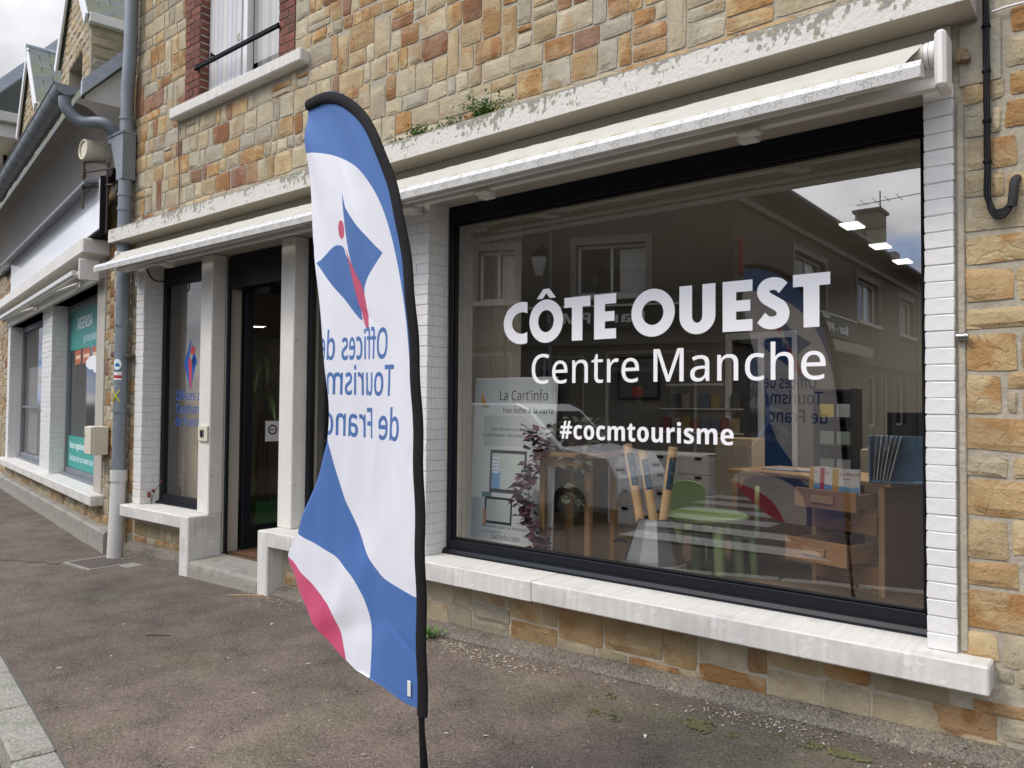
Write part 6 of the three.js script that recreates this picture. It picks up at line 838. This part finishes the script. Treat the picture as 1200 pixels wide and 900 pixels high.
  const f1 = facade('corner_house', 'pale brown house across the street, facing the tourist office, with bar sign', [X - 0.02, 0, Z], R(160), 14, [[2.0, 3.7, 4.25, 5.5], [5.3, 6.3, 4.2, 5.5], [8.2, 9.8, 4.25, 5.5], [11.6, 13, 4.25, 5.5], [0.8, 3.0, 0.4, 2.9, 'shop_opening'], [3.5, 4.6, 0.0, 2.8, 'shop_opening'], [5.4, 8.6, 0.5, 2.9, 'shop_opening'], [10, 13, 0.5, 2.9, 'shop_opening']], [1.2, 5.2, 3.42, 3.95, 'Bar - PMU'], M2.wall2);
  { const t = thing('wall_lantern', 'black street lantern on a wall arm on the house across the street', 'lantern', new THREE.Vector3(4.5, 4.7, 0).applyAxisAngle(new THREE.Vector3(0, 1, 0), R(160)).add(new THREE.Vector3(X, 0, Z)).toArray(), R(160)); part(t, 'arm', tube([[0, 0.7, 0.002], [0, 0.8, 0.3], [0, 0.6, 0.6]], 0.025, 16, 6), M.black); part(t, 'lamp_body', lathe([[0, 0], [0.10, 0], [0.19, 0.42], [0.21, 0.44], [0.08, 0.58], [0, 0.6]], 6).translate(0, 0, 0.6), M.paper); part(t, 'lamp_cap', lathe([[0, 0.585], [0.1, 0.575], [0.22, 0.44], [0.22, 0.455], [0.06, 0.66], [0, 0.68]], 6).translate(0, 0.002, 0.6), M.black); }
  { const t = thing('tobacco_sign', 'tall red and green sign box on the corner of the bar across the street', 'sign', [X + 0.3, 3.6, Z - 0.25], R(160)); part(t, 'red_box', box(-0.06, 0.06, 0.95, 1.75, -0.2, 0.2, 0.03), mat({ color: lin(0.25, 0.025, 0.025), roughness: 0.4 })); part(t, 'green_box', box(-0.05, 0.05, -0.2, 0.75, -0.25, 0.25, 0.03), mat({ color: lin(0.02, 0.12, 0.07), roughness: 0.4 })); part(t, 'arm', rod([0, 1.3, -0.6], [0, 1.3, -0.301], 0.025), M.black); }
  { const y = thing('yard_wall', 'plain stone yard wall behind the building, seen through the glazed back door', 'wall', [-3.5, -0.4, -8.4]); part(y, 'wall', box(-5, 5, 0, 4.2, -0.15, 0.15, 0.01), M2.wall); part(y, 'coping', box(-5.05, 5.05, 4.201, 4.28, -0.2, 0.2, 0.01), M.concrete); }
  { const c = thing('zebra_crossing', '', ''); c.userData = { kind: 'structure' }; for (let k = 0; k < 6; k++) { const z = 4.75 + k * 1.0, x = -3.95 - k * 0.22; part(c, 'stripe', plain(x - 1.4, x + 1.4, fx(x) - 0.118, fx(x) - 0.104, z - 0.25, z + 0.25), mat({ color: lin(0.42, 0.42, 0.41), map: T.concrete, roughness: 0.8 })); } }
  { // white van parked at the far kerb
    const t = thing('parked_van', 'small white delivery van parked across the street, mirrored in the shop window', 'van', [-8.0, fx(-8) - 0.13, 5.9], R(-4)), w = mat({ color: lin(0.72, 0.73, 0.74), roughness: 0.25 }), dk = mat({ color: lin(0.02, 0.025, 0.03), roughness: 0.1 });
    const prof = new THREE.Shape(); [[-2.1, 0.35], [2.05, 0.35], [2.12, 0.75], [1.95, 1.02], [1.15, 1.15], [0.55, 1.72], [0.35, 1.80], [-1.95, 1.80], [-2.12, 1.6], [-2.15, 0.6]].forEach(([x, y], i) => i ? prof.lineTo(x, y) : prof.moveTo(x, y));
    part(t, 'body', boxUV(new THREE.ExtrudeGeometry(prof, { depth: 1.6, bevelEnabled: true, bevelSize: 0.04, bevelThickness: 0.05, bevelSegments: 3 }).translate(0, 0, -0.8)), w);
    for (const s of [-1, 1]) { part(t, 'side_window', [prism([[-0.25, 1.16], [0.98, 1.16], [0.52, 1.64], [-0.25, 1.64]], s > 0 ? 0.846 : -0.856, s > 0 ? 0.856 : -0.846)], dk); part(t, 'mirror', box(0.80, 0.95, 1.1, 1.26, s > 0 ? 0.86 : -1.02, s > 0 ? 1.02 : -0.86, 0.03), M.black); part(t, 'headlight', box(2.0, 2.1, 0.75, 0.92, s * 0.62 - 0.15, s * 0.62 + 0.15, 0.03), M.galv); for (const x of [-1.35, 1.35]) { const k = part(t, 'wheel', rod([x, 0.31, s * 0.70], [x, 0.31, s * 0.86], 0.31, 0.31, 28), M.black); mesh('rim', rod([x, 0.31, s * 0.861], [x, 0.31, s * 0.875], 0.19, 0.19, 20), M.galv, k); } }
    part(t, 'windscreen', prism([[1.17, 1.20], [1.20, 1.20], [0.62, 1.72], [0.58, 1.72]], -0.72, 0.72), dk); part(t, 'bumper', box(2.05, 2.2, 0.32, 0.55, -0.75, 0.75, 0.04), M.black);
  }
}
renderer.render(scene, camera);
